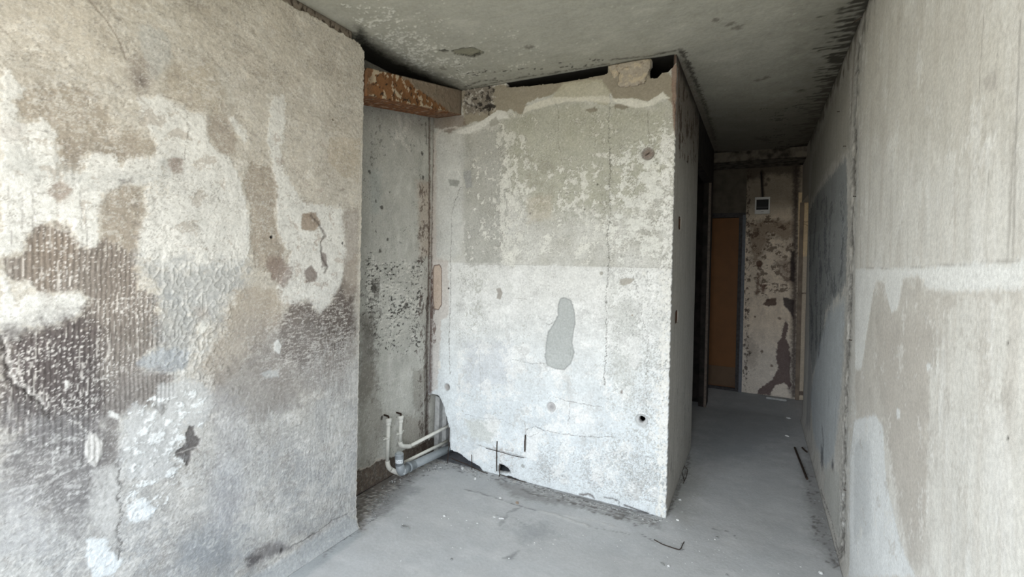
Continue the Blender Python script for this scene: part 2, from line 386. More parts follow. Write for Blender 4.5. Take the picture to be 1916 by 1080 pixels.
# combed adhesive, dark, with white left in the comb marks
CMB = [(5, 485), (45, 478), (52, 440), (78, 422), (108, 416), (132, 428), (146, 464), (188, 470), (192, 442), (205, 450), (252, 480), (258, 540), (295, 552), (302, 640), (262, 668), (256, 700), (322, 702), (325, 740), (290, 758), (262, 745), (225, 772), (192, 780), (186, 862), (110, 850), (0, 812), (0, 650), (40, 632), (100, 610), (150, 592), (168, 560), (150, 545), (105, 548), (75, 542), (50, 530), (20, 518)]
idx, m = L.patch(CMB, (134, 125, 117), .92, .008, .022, -.0012)
L.patch([(0, 620), (60, 615), (160, 590), (200, 620), (190, 700), (240, 760), (185, 800), (180, 860), (60, 830), (0, 800)], (90, 82, 81), .95, .05, .04)
L.patch([(50, 450), (100, 420), (140, 450), (140, 500), (90, 560), (50, 520)], (136, 124, 112), .7, .02, .03)
cw = np.sin((L.s[idx]+.006*L.w1[idx]+.0012*L.w2[idx])*2*math.pi/.0135)
L.h[idx] += .0009*cw*m
L.mix(idx, sst(.2, .9, cw)*m*.28, (88, 80, 76))
nz = fbm(L.s[idx]/.0075, L.z[idx]/.008, 3, 901)
reg = .5+.8*L.w4[idx]+.4*sst(1.3, .9, L.z[idx])
L.mix(idx, sst(.30, .42, nz+.16*cw+.12*reg-.12+.30*L.w1[idx]+.2*L.w5[idx])*m*.75, (214, 209, 203))
nl = 1-np.abs(fbm(L.s[idx]/.02, L.z[idx]/.25, 2, 905))
L.mix(idx, sst(.95, .99, nl)*m*.6, (206, 200, 192))
L.flecks([(0, 640), (190, 600), (250, 760), (180, 860), (0, 820)], (186, 180, 176), .28, (.007, .012), .5, .03, 0, 91)
for P in [[(0, 690), (30, 800)], [(20, 860), (60, 800), (110, 740)], [(60, 850), (130, 790)], [(100, 880), (190, 790)]]:
    L.line(P, .003, (190, 184, 178), .6, .012, .001)
L.flecks([(380, 290), (420, 290), (190, 470), (255, 480), (200, 360)], (214, 208, 196), .2, (.009, .012), .6, .03, 0, 92)
# grey smoky centre
L.patch([(262, 490), (455, 495), (462, 545), (430, 560), (400, 600), (350, 600), (300, 560)], (172, 174, 174), .75, .04, .05)
L.patch([(300, 560), (340, 560), (375, 600), (360, 650), (300, 690), (300, 620)], (158, 160, 160), .6, .03, .05)
L.patch([(300, 650), (360, 655), (345, 690), (300, 698), (270, 690), (256, 680)], (160, 166, 172), .8, .01, .02)
ix, mm = L.patch([(262, 480), (470, 480), (440, 600), (400, 720), (300, 700)], None, 1, .05, .03)
wl = 1-np.abs(fbm(L.s[ix]/.03, L.z[ix]/.05, 2, 911)); L.h[ix] += .0025*sst(.8, 1, wl)*mm
L.mix(ix, sst(.93, .99, wl)*mm*.45, (220, 218, 212)); L.mix(ix, sst(.55, .3, wl)*mm*.35, (140, 142, 144))
L.patch([(360, 575), (388, 572), (392, 592), (372, 598)], (130, 118, 112), .5, .02, .01)
L.spot((378, 612), .02, (222, 222, 216), .6, .002, .01, .01)
# lower centre tan
L.patch([(440, 540), (520, 540), (530, 600), (500, 640), (440, 700), (400, 720), (375, 690), (420, 620), (430, 580)], (168, 157, 142), .8, .02, .04)
L.patch([(390, 700), (480, 660), (540, 690), (560, 760), (480, 790), (400, 770)], (146, 138, 130), .7, .04, .05)
# right hand soot
L.patch([(500, 480), (528, 484), (545, 500), (545, 525), (525, 540), (508, 520), (498, 500)], (128, 112, 104), .7, .012, .02)
L.patch([(545, 572), (575, 560), (600, 588), (622, 560), (645, 525), (662, 540), (662, 620), (640, 655), (600, 665), (570, 690), (530, 672), (522, 620), (530, 590)], (100, 90, 85), .9, .02, .03)
L.patch([(600, 600), (640, 560), (668, 540), (668, 660), (640, 690), (600, 700)], (92, 82, 76), .6, .05, .03)
L.patch([(480, 600), (560, 590), (660, 680), (650, 740), (520, 740), (470, 680)], (142, 133, 126), .6, .06, .05)
L.patch([(642, 395), (670, 390), (668, 540), (650, 560), (640, 530), (645, 470)], (150, 140, 130), .7, .012, .02)
L.flecks([(510, 540), (660, 540), (650, 690), (520, 700)], (206, 200, 192), .20, (.03, .006), .7, .04, .0008, 93)
L.flecks([(500, 500), (560, 480), (600, 560), (520, 560)], (210, 204, 196), .2, (.012, .012), .6, .03, 0, 94)
L.patch([(565, 400), (590, 398), (600, 420), (590, 432), (562, 430)], (146, 130, 114), .85, .005, .01)
L.patch([(570, 505), (582, 498), (594, 510), (590, 528), (572, 530)], (120, 108, 102), .8, .006, .008)
L.patch([(600, 470), (610, 475), (612, 498), (602, 500)], (118, 108, 104), .8, .006, .008)
L.line([(582, 402), (598, 420), (608, 440), (600, 455), (602, 480), (612, 500), (608, 510)], .009, (82, 74, 70), .75, .008, -.002)
L.line([(548, 495), (575, 525)], .003, (210, 204, 196), .8, .004)
L.spot((509, 444), .007, (30, 26, 24), 1, -.006, .002, .003)
L.spot((641, 455), .006, (30, 26, 24), 1, -.006, .002, .003)
L.spot((623, 224), .006, (90, 80, 60), .8, -.002, .002, .002)
L.patch([(512, 642), (520, 634), (527, 645), (524, 662), (513, 656)], (214, 214, 210), .95, .003, .006, .002)
L.patch([(488, 700), (505, 692), (522, 692), (522, 706), (498, 708)], (186, 188, 188), .8, .006, .008)
# lower left: white and grey patches
L.patch([(0, 780), (190, 780), (200, 870), (178, 920), (140, 1000), (60, 960), (0, 960)], (122, 118, 118), .88, .05, .05)
L.patch([(190, 770), (222, 775), (225, 870), (190, 900), (170, 870), (192, 830)], (118, 112, 110), .6, .02, .02)
L.patch([(255, 690), (310, 700), (330, 740), (290, 760), (225, 775), (190, 770), (220, 700)], (134, 126, 120), .7, .02, .03)
L.flecks([(0, 800), (190, 800), (160, 980), (0, 980)], (186, 184, 181), .12, (.06, .02), .6, .05, .0008, 205)
L.patch([(0, 920), (60, 930), (100, 1000), (80, 1040), (0, 1040)], (176, 175, 174), .6, .04, .05)
L.patch([(285, 765), (300, 722), (325, 716), (342, 705), (392, 722), (402, 760), (375, 800), (352, 792), (330, 830), (322, 880), (300, 900), (235, 900), (222, 850), (225, 790), (250, 760)], (190, 191, 190), .8, .012, .03, .001)
L.flecks([(225, 760), (400, 710), (400, 800), (330, 900), (225, 900)], (222, 226, 226), .10, (.03, .022), .9, .04, .0015, 95)
L.flecks([(230, 880), (330, 880), (290, 980), (230, 980)], (222, 228, 230), .05, (.035, .025), .85, .03, .0015, 96)
L.patch([(165, 815), (178, 812), (192, 830), (190, 850), (178, 872), (164, 866), (160, 838)], (206, 202, 196), .9, .004, .008, .002)
L.patch([(200, 775), (222, 770), (225, 865), (210, 880), (195, 840)], (120, 112, 108), .55, .012, .015)
L.patch([(205, 770), (222, 775), (222, 785), (204, 780)], (220, 220, 216), .9, .003, .006)
L.patch([(122, 713), (129, 713), (129, 728), (122, 728)], (222, 220, 214), .95, .002, .003)
L.patch([(165, 1010), (195, 1005), (205, 1030), (232, 1050), (212, 1080), (175, 1080), (160, 1050)], (218, 226, 230), .85, .006, .015, .0015)
L.patch([(238, 945), (270, 935), (288, 955), (275, 975), (240, 978)], (218, 226, 230), .85, .006, .014, .0015)
L.patch([(175, 880), (215, 870), (228, 930), (225, 1000), (190, 1000), (170, 950)], (192, 190, 186), .7, .012, .02)
L.patch([(355, 798), (362, 800), (366, 815), (375, 822), (374, 835), (358, 845), (356, 862), (350, 872), (344, 860), (328, 852), (330, 843), (346, 832), (348, 812)], (86, 78, 76), .88, .004, .008, -.003)
L.line([(330, 850), (352, 842), (374, 835)], .004, (170, 166, 160), .8, .004)
L.patch([(285, 760), (310, 755), (312, 765), (303, 780), (290, 770)], (128, 124, 120), .7, .004, .008)
# bluish soot low down
L.patch([(335, 1010), (400, 990), (450, 1000), (460, 1045), (380, 1080), (330, 1060)], (142, 148, 154), .75, .07, .05)
L.patch([(400, 870), (450, 860), (465, 940), (420, 1000), (390, 960)], (160, 162, 168), .6, .05, .04)
L.patch([(388, 730), (420, 735), (455, 760), (465, 850), (420, 860), (400, 800)], (166, 164, 164), .6, .03, .04)
L.patch([(462, 1045), (480, 1028), (500, 1018), (530, 1016), (545, 1025), (520, 1038), (490, 1050), (466, 1060)], (108, 102, 104), .75, .02, .02)
L.spot((528, 1030), .010, (70, 64, 66), .8, -.003, .006)
L.patch([(455, 1045), (470, 1040), (490, 1040), (480, 1056), (462, 1058)], (84, 78, 80), .7, .01, .012)
L.line([(545, 1022), (570, 1010), (600, 992), (620, 975), (650, 962)], .005, (84, 80, 80), .8, .008, -.003)
L.patch([(545, 1035), (600, 1000), (650, 966), (664, 975), (664, 990), (520, 1082), (470, 1082)], (164, 170, 174), .7, .012, .012, .004)
# right margin ribs
L.patch([(590, 750), (612, 745), (615, 790), (605, 830), (590, 810)], (160, 160, 158), .6, .004, .004)
L.flecks([(600, 700), (670, 700), (665, 980), (590, 980)], (196, 196, 192), .15, (.012, .06), .5, .06, .001, 97)
L.contour([(580, 620), (672, 620), (668, 990), (560, 990)], (206, 205, 202), .0, (.012, .10), .06, .45, 12, brk=.3)
L.contour([(380, 760), (560, 760), (560, 1010), (380, 1010)], (200, 202, 203), .0, (.020, .10), .05, .45, 13, brk=.2)
L.contour([(250, 300), (470, 300), (470, 720), (250, 720)], (138, 136, 132), .0, (.035, .09), .022, .5, 14, brk=.2)
L.contour([(0, 780), (340, 780), (340, 1080), (0, 1080)], (196, 195, 192), .0, (.06, .02), .035, .5, 15, brk=.3)
L.flecks(None, (206, 203, 197), .30, (.022, .014), .35, .1, .0005, 216)
L.flecks(None, (118, 111, 105), .38, (.022, .016), .35, .1, -.0005, 217)
L.contour([(480, 560), (670, 560), (660, 720), (480, 720)], (206, 200, 192), .1, (.05, .015), .05, .6, 3, brk=.4)
L.tone(.10, .10, 11)
# cracks
L.line([(0, 625), (8, 665), (14, 692), (28, 722), (55, 738), (80, 762), (95, 782)], .007, (72, 66, 64), .9, .012, -.004)
L.line([(10, 625), (20, 690), (36, 720), (62, 735), (90, 765)], .006, (206, 202, 196), .6, .01)
L.line([(216, 868), (222, 885), (224, 905), (222, 930), (228, 960), (222, 990), (226, 1020), (222, 1045)], .0035, (96, 92, 90), .85, .01, -.002)
L.line([(130, 785), (150, 795), (170, 815)], .003, (206, 202, 196), .8, .01)
L.line([(168, 0), (200, 40), (225, 80), (235, 110)], .004, (128, 116, 104), .7, .004, -.001)
L.line([(0, 50), (40, 90)], .004, (140, 130, 118), .6, .004, -.001)
L.line([(345, 200), (352, 230), (350, 270), (345, 300)], .002, (130, 124, 116), .7, .01)
L.line([(305, 180), (340, 190), (375, 215)], .002, (120, 112, 104), .7, .006)
for x0, y0 in [(300, 320), (330, 330), (405, 330), (425, 380), (310, 400), (372, 395), (440, 350), (400, 440), (315, 470)]:
    L.line([(x0, y0), (x0+8, y0+14), (x0-2, y0+30), (x0+6, y0+46), (x0, y0+60)], .002, (150, 146, 138), .6, .014, -.001)
for x0, y0 in [(15, 350), (40, 360), (60, 350), (150, 360), (160, 390), (20, 400)]:
    L.line([(x0, y0), (x0+2, y0+70)], .0025, (150, 146, 142), .7, .004)
for k in range(16):
    x0 = 470+ (k % 4)*14; y0 = 210+k*16
    L.line([(x0-20, y0), (x0+10, y0+6), (x0+30, y0+2)], .0018, (214, 208, 198), .55, .012, .0008)
# top strip where the plaster broke away under the ceiling
i0 = np.nonzero((L.z > 2.52) & (L.s > .9))[0]
t = sst(2.545, 2.555, L.z[i0]+.012*L.w1[i0]+.008*L.w2[i0])*sst(1.0, 1.2, L.s[i0])
L.h[i0] -= t*.03; L.mix(i0, t*.85, (128, 116, 104))
L.mix(i0, t*sst(.1, .3, fbm(L.s[i0]/.02, L.z[i0]/.06, 3, 991))*.8, (52, 46, 42))
L.mix(i0, sst(2.57, 2.6, L.z[i0])*.5, (70, 64, 58))
cool = (sst(1.45, .7, L.z+.15*L.w4)*.42)[:, None]; gy = L.col.mean(1, keepdims=True)  # lower wall tinted cool in the colour, as sky light leaves it
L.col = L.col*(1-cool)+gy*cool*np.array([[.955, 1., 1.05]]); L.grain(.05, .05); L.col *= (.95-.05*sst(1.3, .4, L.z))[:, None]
ed = sst(UL-.03, UL, L.s)
L.ds = ed*(.004*perlin(L.z/.05, L.z*0, 5)+.005*perlin(L.z/.016, L.z*0, 6)-.002)
L.mix(np.arange(L.N), sst(UL-.012, UL-.004, L.s)*.4, (206, 200, 190))
L.hole |= (L.s > UL-.06) & (L.z > 2.52+.6*(UL-L.s)+.02*L.w2)
fil = np.exp(-L.z/.025)*.03; L.h += fil
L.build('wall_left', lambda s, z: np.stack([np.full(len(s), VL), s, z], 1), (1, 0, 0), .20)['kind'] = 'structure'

# ------------------------------------------------------------------ ALCOVE WALL
A = Canvas(np.arange(1.86, UF+.20, .005), np.arange(-.005, H+.001, .005), lambda q: tuple(at_x(VA, q)[1:3]), (186, 186, 180), 2)
al = np.arange(A.N)
A.mix(al, sst(-.2, .6, A.w4+.5*A.n(.1, .3, 4, 3))*.5, (160, 160, 154))
A.mix(al, sst(.0, .5, A.n(.05, .12, 4, 5))*.35, (206, 206, 202))
A.mix(al, sst(2.35, 1.2, A.s*0+A.z)*.0, (0, 0, 0))
A.mix(al, sst(2.5, 2.05, A.s)*.30, (128, 126, 120))  # darker towards the left: shade of the recess put into the colour
A.flecks([(735, 205), (775, 205), (780, 290), (730, 285)], (214, 212, 206), .05, (.03, .05), .7, .06, .001, 1)
A.flecks([(690, 200), (740, 200), (735, 300), (690, 300)], (120, 120, 114), .2, (.02, .03), .7, .06, 0, 2)
A.flecks([(675, 470), (795, 480), (790, 650), (760, 680), (672, 640)], (46, 44, 42), .17, (.028, .014), .9, .06, -.0012, 3, k=.04)
A.flecks([(675, 470), (795, 480), (790, 650), (672, 640)], (222, 220, 214), .20, (.03, .010), .7, .06, .001, 4)
A.flecks(None, (70, 68, 66), .42, (.02, .02), .7, .1, 0, 5)
A.flecks([(672, 520), (720, 520), (720, 760), (672, 760)], (74, 70, 66), .12, (.05, .06), .55, .06, 0, 6)
A.patch([(672, 590), (700, 580), (705, 700), (680, 760), (668, 760)], (108, 104, 98), .7, .04, .05)
A.patch([(670, 690), (705, 680), (720, 800), (700, 890), (668, 890)], (128, 124, 116), .6, .05, .05)
A.patch([(745, 780), (800, 780), (800, 840), (780, 850), (745, 830)], (140, 134, 124), .6, .03, .04)
A.patch([(770, 690), (796, 690), (792, 760), (775, 775)], (142, 138, 130), .6, .02, .03)
A.patch([(780, 340), (806, 340), (806, 480), (785, 480)], (176, 160, 146), .6, .03, .03)
A.patch([(690, 320), (715, 320), (712, 400), (695, 400)], (168, 174, 172), .5, .03, .02)
for q, r in [((792, 332), .012), ((715, 388), .014), ((692, 322), .01), ((730, 360), .008), ((790, 288), .014), ((704, 376), .008), ((705, 498), .01), ((760, 572), .02), ((700, 540), .025), ((726, 448), .01), ((712, 470), .012)]:
    A.spot(q, r, (52, 48, 44), .8, -.003, .003, .01)
A.line([(797, 230), (799, 270)], .008, (60, 52, 46), .8, .008, -.003)
A.line([(804, 215), (804, 300), (804, 420), (803, 500), (802, 560)], .018, (80, 60, 50), .85, .008, -.004)
A.line([(802, 560), (799, 640), (800, 740), (798, 850)], .03, (66, 52, 46), .85, .01, -.006)
A.line([(797, 640), (794, 700), (796, 790)], .012, (96, 84, 76), .7, .01)
A.flecks([(780, 330), (808, 330), (808, 850), (780, 850)], (72, 56, 50), .15, (.02, .05), .7, .03, 0, 7)
A.spot((715, 783), .012, (40, 36, 34), .9, -.006, .003, .006)
for k in range(7):
    y = 470+k*38
    A.line([(700, y+60), (740, y+48), (790, y+28)], .003, (216, 214, 208), .5, .01, .001)
A.line([(672, 772), (700, 790), (705, 830)], .002, (90, 86, 82), .6, .01)
i0 = np.nonzero(A.z < .30)[0]
edge = .155+.03*A.w1[i0]+.015*A.w2[i0]-.06*(A.s[i0]-2.0)
t = sst(edge+.004, edge-.004, A.z[i0]); A.h[i0] -= .02*t; A.mix(i0, t*.9, (84, 72, 64))
A.mix(i0, t*sst(0, .3, fbm(A.s[i0]/.03, A.z[i0]/.03, 3, 77))*.6, (120, 108, 96))
A.mix(i0, np.exp(-((A.z[i0]-edge-.008)/.008)**2)*.5*sst(2.5, 2.2, A.s[i0]), (188, 172, 158))
A.mix(al, sst(2.22, 2.36, A.z)*.4, (112, 106, 100))
A.contour(None, (110, 108, 102), .1, (.03, .06), .03, .4, 1); A.tone(.15, .2, 3)
A.grain(.06, .06)
A.build('wall_alcove', lambda s, z: np.stack([np.full(len(s), VA), s, z], 1), (1, 0, 0), .05)['kind'] = 'structure'

# ------------------------------------------------------------------ FRONT WALL (facing the camera)
F = Canvas(np.arange(VA, VB+.003, .0042), np.arange(0, H+.001, .0042), lambda q: (at_y(UF, q)[0], at_y(UF, q)[2]), (214, 215, 213), 3)
al = np.arange(F.N); zb = at_y(UF, (1050, 497))[2]
F.mix(al, sst(1.3, .4, F.z)*.7, (208, 217, 223))  # bluish cast of the sky light low down, put into the colour
up = sst(zb-.006, zb+.006, F.z+.004*F.w2)
F.mix(al, up*(.50+.25*F.w4), (176, 175, 167))
F.mix(al, up*sst(-.1, .5, F.w4+.3*F.n(.1, .2, 4, 2))*.5, (160, 159, 150))
F.patch([(940, 220), (1040, 190), (1250, 200), (1262, 300), (1180, 400), (1000, 400), (950, 330)], (164, 164, 148), .7, .08, .08)
F.patch([(860, 250), (945, 240), (950, 420), (940, 495), (872, 495), (865, 380)], (158, 158, 152), .6, .015, .04)
F.flecks([(905, 300), (1262, 260), (1262, 500), (860, 500), (870, 300)], (214, 214, 208), .16, (.030, .040), .85, .10, .0012, 1, k=.03, octv=4, rim=.35)
F.flecks([(870, 180), (1262, 180), (1262, 330), (870, 330)], (206, 206, 198), .30, (.022, .030), .8, .08, .0012, 2, k=.03, octv=4, rim=.35)
F.flecks([(1130, 300), (1262, 200), (1265, 500), (1130, 500)], (216, 217, 212), .02, (.045, .05), .85, .06, .0012, 3, k=.03, octv=4, rim=.35)
F.flecks([(930, 230), (990, 260), (985, 500), (935, 500)], (214, 214, 208), .0, (.04, .08), .85, .03, .0012, 4, k=.03, octv=4, rim=.35)
F.flecks([(1085, 300), (1105, 300), (1100, 500), (1080, 500)], (214, 214, 208), .0, (.03, .06), .8, .02, .0012, 41, k=.03, octv=4)
F.flecks([(985, 290), (1040, 290), (1040, 380), (985, 380)], (160, 158, 146), .0, (.05, .05), .7, .02, -.001, 5, k=.03)
F.patch([(985, 370), (1030, 365), (1035, 410), (990, 415)], (184, 176, 160), .5, .02, .02)
F.patch([(812, 240), (870, 240), (868, 300), (862, 480), (815, 480)], (196, 198, 196), .6, .03, .04)
F.patch([(866, 322), (880, 318), (884, 350), (872, 352)], (150, 152, 152), .8, .003, .006)
F.patch([(838, 335), (862, 338), (856, 350), (842, 348)], (146, 148, 144), .9, .003, .005)
F.line([(836, 330), (842, 318), (856, 318), (862, 330)], .006, (212, 212, 208), .8, .004)
F.line([(862, 350), (850, 380), (846, 400), (843, 480), (843, 560), (840, 640), (842, 700)], .004, (104, 102, 98), .8, .008, -.0015)
# below the line: fine crackle, lightly scaling
F.flecks([(860, 500), (1262, 500), (1262, 960), (850, 860)], (184, 184, 180), .42, (.016, .022), .7, .05, -.0006, 6, k=.04)
F.flecks([(1135, 500), (1262, 500), (1262, 960), (1135, 930)], (176, 178, 176), .12, (.012, .018), .7, .04, -.0008, 7, k=.04)
F.flecks([(855, 500), (905, 500), (900, 620), (850, 620)], (174, 176, 170), .08, (.012, .020), .7, .03, -.0008, 8, k=.04)
F.flecks([(1000, 820), (1262, 850), (1262, 950), (1000, 890)], (176, 180, 182), .10, (.010, .014), .7, .04, -.0008, 9, k=.04)
F.flecks([(900, 860), (1262, 900), (1262, 960), (900, 880)], (160, 160, 160), .15, (.02, .008), .6, .03, 0, 10)
F.patch([(870, 785), (935, 788), (920, 830), (880, 820)], (188, 190, 184), .6, .02, .02)
F.patch([(870, 640), (960, 640), (960, 720), (870, 730)], (196, 200, 206), .5, .05, .05)
F.patch([(1060, 740), (1110, 735), (1115, 820), (1060, 815)], (214, 217, 218), .6, .02, .02)
F.patch([(1140, 520), (1180, 560), (1200, 640), (1180, 760), (1140, 720)], (190, 192, 188), .45, .04, .04)
cr = 1-np.abs(F.n(.10, .14, 4, 61)); F.mix(al, sst(.985, .999, cr)*.35*(F.z < zb), (148, 148, 146)); F.h -= .0006*sst(.97, 1, cr)
F.contour([(860, 500), (1262, 500), (1262, 965), (850, 860)], (138, 138, 136), .15, (.035, .05), .022, .50, 1)
F.contour([(1130, 480), (1262, 480), (1262, 965), (1130, 940)], (128, 130, 128), .0, (.016, .022), .05, .60, 2, brk=.3)
F.contour([(860, 500), (920, 500), (920, 640), (850, 640)], (134, 134, 128), .0, (.018, .024), .05, .55, 3, brk=.3)
F.contour([(1000, 830), (1262, 850), (1262, 965), (1000, 900)], (126, 130, 132), .0, (.014, .018), .05, .60, 4, brk=.3)
F.contour([(870, 200), (1262, 180), (1262, 500), (870, 500)], (128, 126, 116), -.1, (.03, .045), .03, .45, 5, brk=.1)
F.contour([(812, 240), (880, 240), (860, 480), (812, 480)], (140, 138, 134), .0, (.04, .07), .03, .5, 6, brk=.1)
F.flecks([(855, 500), (1262, 500), (1262, 960), (850, 860)], (228, 229, 228), .10, (.10, .14), .6, .04, .0006, 51)
F.flecks([(855, 500), (1262, 500), (1262, 960), (850, 860)], (190, 191, 190), .25, (.07, .12), .5, .04, 0, 52)
F.tone(.12, .15, 2)
# big clean grey patch where a tile came off
F.patch([(1048, 560), (1056, 557), (1068, 563), (1074, 580), (1076, 600), (1073, 620), (1070, 640), (1074, 660), (1068, 680), (1055, 692), (1040, 690), (1024, 684), (1020, 665), (1023, 640), (1026, 622), (1036, 606), (1044, 590), (1044, 572)], (176, 180, 179), 1, .003, .005, -.002, ((120, 122, 122), .6))
F.line([(1022, 605), (1028, 608), (1034, 604)], .004, (120, 122, 122), .8, .003)
F.line([(1068, 650), (1067, 665)], .003, (110, 112, 112), .8, .002)
F.line([(958, 672), (990, 680), (1018, 680)], .0025, (140, 142, 142), .8, .006)
# panel cracks
F.line([(1142, 170), (1139, 240), (1142, 310), (1140, 360), (1143, 400), (1136, 440), (1140, 480), (1134, 560), (1135, 640), (1130, 720)], .004, (84, 82, 76), .85, .012, -.0015)
F.line([(1036, 184), (1040, 195)], .006, (70, 64, 56), .9, .002)
F.line([(1042, 195), (1046, 225), (1044, 260), (1050, 300)], .003, (120, 116, 104), .7, .008)
F.line([(1210, 188), (1214, 250), (1212, 290)], .003, (124, 120, 110), .7, .008)
F.line([(935, 500), (935, 600), (930, 640)], .002, (160, 160, 156), .6, .006)
F.line([(896, 650), (900, 730)], .0025, (150, 150, 146), .6, .004)
F.line([(1180, 500), (1195, 560), (1212, 640), (1208, 720), (1212, 800)], .003, (116, 116, 112), .75, .014, -.001)
F.line([(1036, 742), (1060, 750), (1085, 756), (1128, 762)], .003, (110, 108, 108), .8, .008, -.0015)
F.line([(1066, 752), (1066, 770), (1062, 795)], .0025, (120, 118, 118), .8, .006, -.001)
F.line([(985, 805), (1000, 798), (1020, 806), (1050, 812), (1105, 818), (1150, 818)], .003, (100, 98, 98), .85, .008, -.0015)
F.line([(985, 812), (990, 818), (1010, 810)], .002, (120, 118, 118), .7, .006)
F.line([(982, 790), (984, 812), (982, 846)], .010, (150, 148, 146), .6, .01)
F.line([(868, 775), (900, 782), (940, 785), (962, 798)], .002, (130, 130, 130), .7, .006)
F.line([(895, 833), (940, 845), (985, 856)], .005, (110, 106, 104), .6, .006)
F.line([(1090, 818), (1110, 830), (1090, 900)], .002, (160, 162, 164), .5, .014)
F.line([(870, 495), (1000, 496), (1130, 499), (1262, 502)], .003, (150, 148, 142), .5, .003, brk=.3)
F.line([(962, 558), (985, 560)], .003, (140, 138, 132), .7, .002)
F.line([(898, 728), (900, 738)], .003, (140, 138, 132), .6, .002)
# blotches
F.patch([(928, 541), (936, 539), (940, 548), (936, 560), (929, 558), (931, 550)], (158, 154, 148), .9, .003, .004, -.003)
F.patch([(1160, 524), (1172, 520), (1186, 522), (1180, 530), (1166, 535), (1160, 531)], (164, 160, 152), .9, .003, .004, -.003)
F.patch([(1096, 206), (1112, 200), (1118, 206), (1104, 212)], (128, 122, 108), .8, .004, .006)
F.patch([(1150, 196), (1165, 192), (1176, 200), (1168, 206), (1152, 202)], (124, 116, 100), .7, .004, .008)
F.spot((1125, 512), .010, (150, 148, 140), .8, -.001, .003)
for q in [(1118, 345), (1094, 392), (992, 400), (880, 442)]: F.spot(q, .006, (74, 70, 62), .8, -.001, .002, .002)
for q in [(878, 443), (1205, 512), (1246, 414)]: F.spot(q, .012, (222, 222, 218), .9, .001, .002, .004)
F.spot((1183, 590), .006, (140, 128, 116), .8, 0, .002, .002)
F.spot((1163, 733), .007, (120, 110, 104), .8, 0, .002, .003, .012)
F.spot((978, 873), .012, (150, 152, 150), .8, -.004, .003)
F.flecks([(925, 838), (960, 838), (960, 885), (925, 885)], (176, 172, 170), .1, (.02, .02), .7, .01, -.001, 11)
# upper brown-grey render band and the white brush stroke under it
F.patch([(862, 168), (930, 160), (1000, 150), (1090, 138), (1136, 120), (1160, 110), (1222, 108), (1262, 150), (1262, 195), (1240, 178), (1212, 192), (1180, 188), (1150, 190), (1138, 168), (1120, 152), (1080, 158), (1040, 172), (985, 195), (975, 215), (955, 205), (930, 215), (900, 228), (868, 232)], (146, 138, 123), .92, .006, .016)
F.patch([(1055, 155), (1125, 148), (1142, 175), (1136, 196), (1080, 186), (1030, 186)], (182, 178, 160), .8, .008, .012)
F.patch([(852, 246), (880, 236), (905, 225), (930, 206), (945, 208), (955, 222), (940, 222), (922, 228), (900, 240), (880, 250), (858, 250)], (216, 216, 212), .95, .003, .008, .001)
F.patch([(983, 200), (1010, 188), (1036, 182), (1070, 182), (1100, 180), (1140, 180), (1146, 192), (1100, 190), (1060, 190), (1034, 196), (1000, 204), (980, 212)], (212, 210, 200), .85, .004, .012, .001)
F.patch([(1144, 184), (1180, 184), (1212, 190), (1240, 172), (1252, 184), (1240, 186), (1214, 200), (1190, 202), (1150, 192)], (214, 213, 205), .95, .003, .008, .001)
F.patch([(928, 218), (935, 230), (918, 238), (915, 228)], (160, 158, 150), .8, .003, .008)
F.patch([(806, 215), (868, 215), (872, 235), (840, 248), (812, 238)], (120, 106, 96), .7, .01, .014)
F.line([(812, 300), (815, 265), (822, 245), (845, 238), (862, 240)], .012, (212, 208, 204), .7, .012, .001)
F.patch([(868, 160), (925, 158), (922, 200), (905, 210), (868, 216)], (120, 114, 108), .75, .008, .02)
F.flecks([(866, 160), (930, 158), (930, 212), (866, 216)], (190, 186, 180), .12, (.03, .04), .8, .01, .006, 12)
F.flecks([(866, 160), (930, 158), (930, 212), (866, 216)], (44, 40, 38), .2, (.04, .03), .9, .01, -.006, 13)
F.line([(868, 190), (900, 205), (915, 200), (912, 188)], .008, (40, 36, 34), .8, .01, -.008)
# left margin, reddish, by the corner
F.patch([(804, 250), (816, 250), (816, 480), (838, 490), (840, 590), (826, 600), (818, 730), (804, 735)], (190, 182, 176), .6, .008, .02)
F.line([(808, 225), (808, 330), (806, 450), (806, 560)], .020, (92, 74, 64), .85, .01, -.004)
F.line([(806, 560), (804, 650), (804, 735)], .030, (84, 66, 60), .85, .01, -.005)
F.flecks([(804, 500), (820, 500), (815, 640), (804, 640)], (96, 78, 72), .0, (.012, .04), .8, .012, 0, 14)
F.patch([(810, 505), (812, 497), (822, 495), (826, 503), (826, 570), (820, 580), (812, 578), (810, 560)], (192, 176, 162), .9, .002, .002, -.003, ((96, 76, 66), .9))
F.spot((839, 540), .007, (40, 36, 34), 1, -.005, .002, .002)
F.line([(836, 550), (842, 565), (836, 572)], .006, (214, 214, 212), .8, .004)
F.patch([(820, 676), (824, 676), (825, 690), (820, 690)], (220, 218, 214), .9, .002, .002)
# right edge: thick flaking white
F.flecks([(1238, 250), (1272, 250), (1262, 985), (1228, 985)], (222, 222, 218), -.10, (.014, .022), .9, .02, .003, 15, k=.06)
F.flecks([(1238, 250), (1272, 250), (1262, 985), (1228, 985)], (150, 148, 142), .28, (.010, .014), .8, .02, -.002, 16)
F.patch([(1256, 120), (1272, 120), (1272, 255), (1262, 250), (1258, 200)], (132, 112, 100), .9, .004, .006, .004)
F.line([(1262, 190), (1266, 250)], .004, (70, 40, 30), .8, .004)
# bottom edge
F.line([(1130, 930), (1158, 938), (1160, 946)], .006, (60, 54, 52), .8, .01, -.004, brk=.1)
F.line([(1168, 946), (1212, 962)], .009, (60, 52, 50), .9, .004, -.006)
F.line([(1085, 925), (1105, 926), (1112, 934)], .010, (70, 52, 46), .8, .01, -.004)
F.line([(1218, 966), (1232, 970)], .010, (66, 56, 54), .9, .004, -.006)
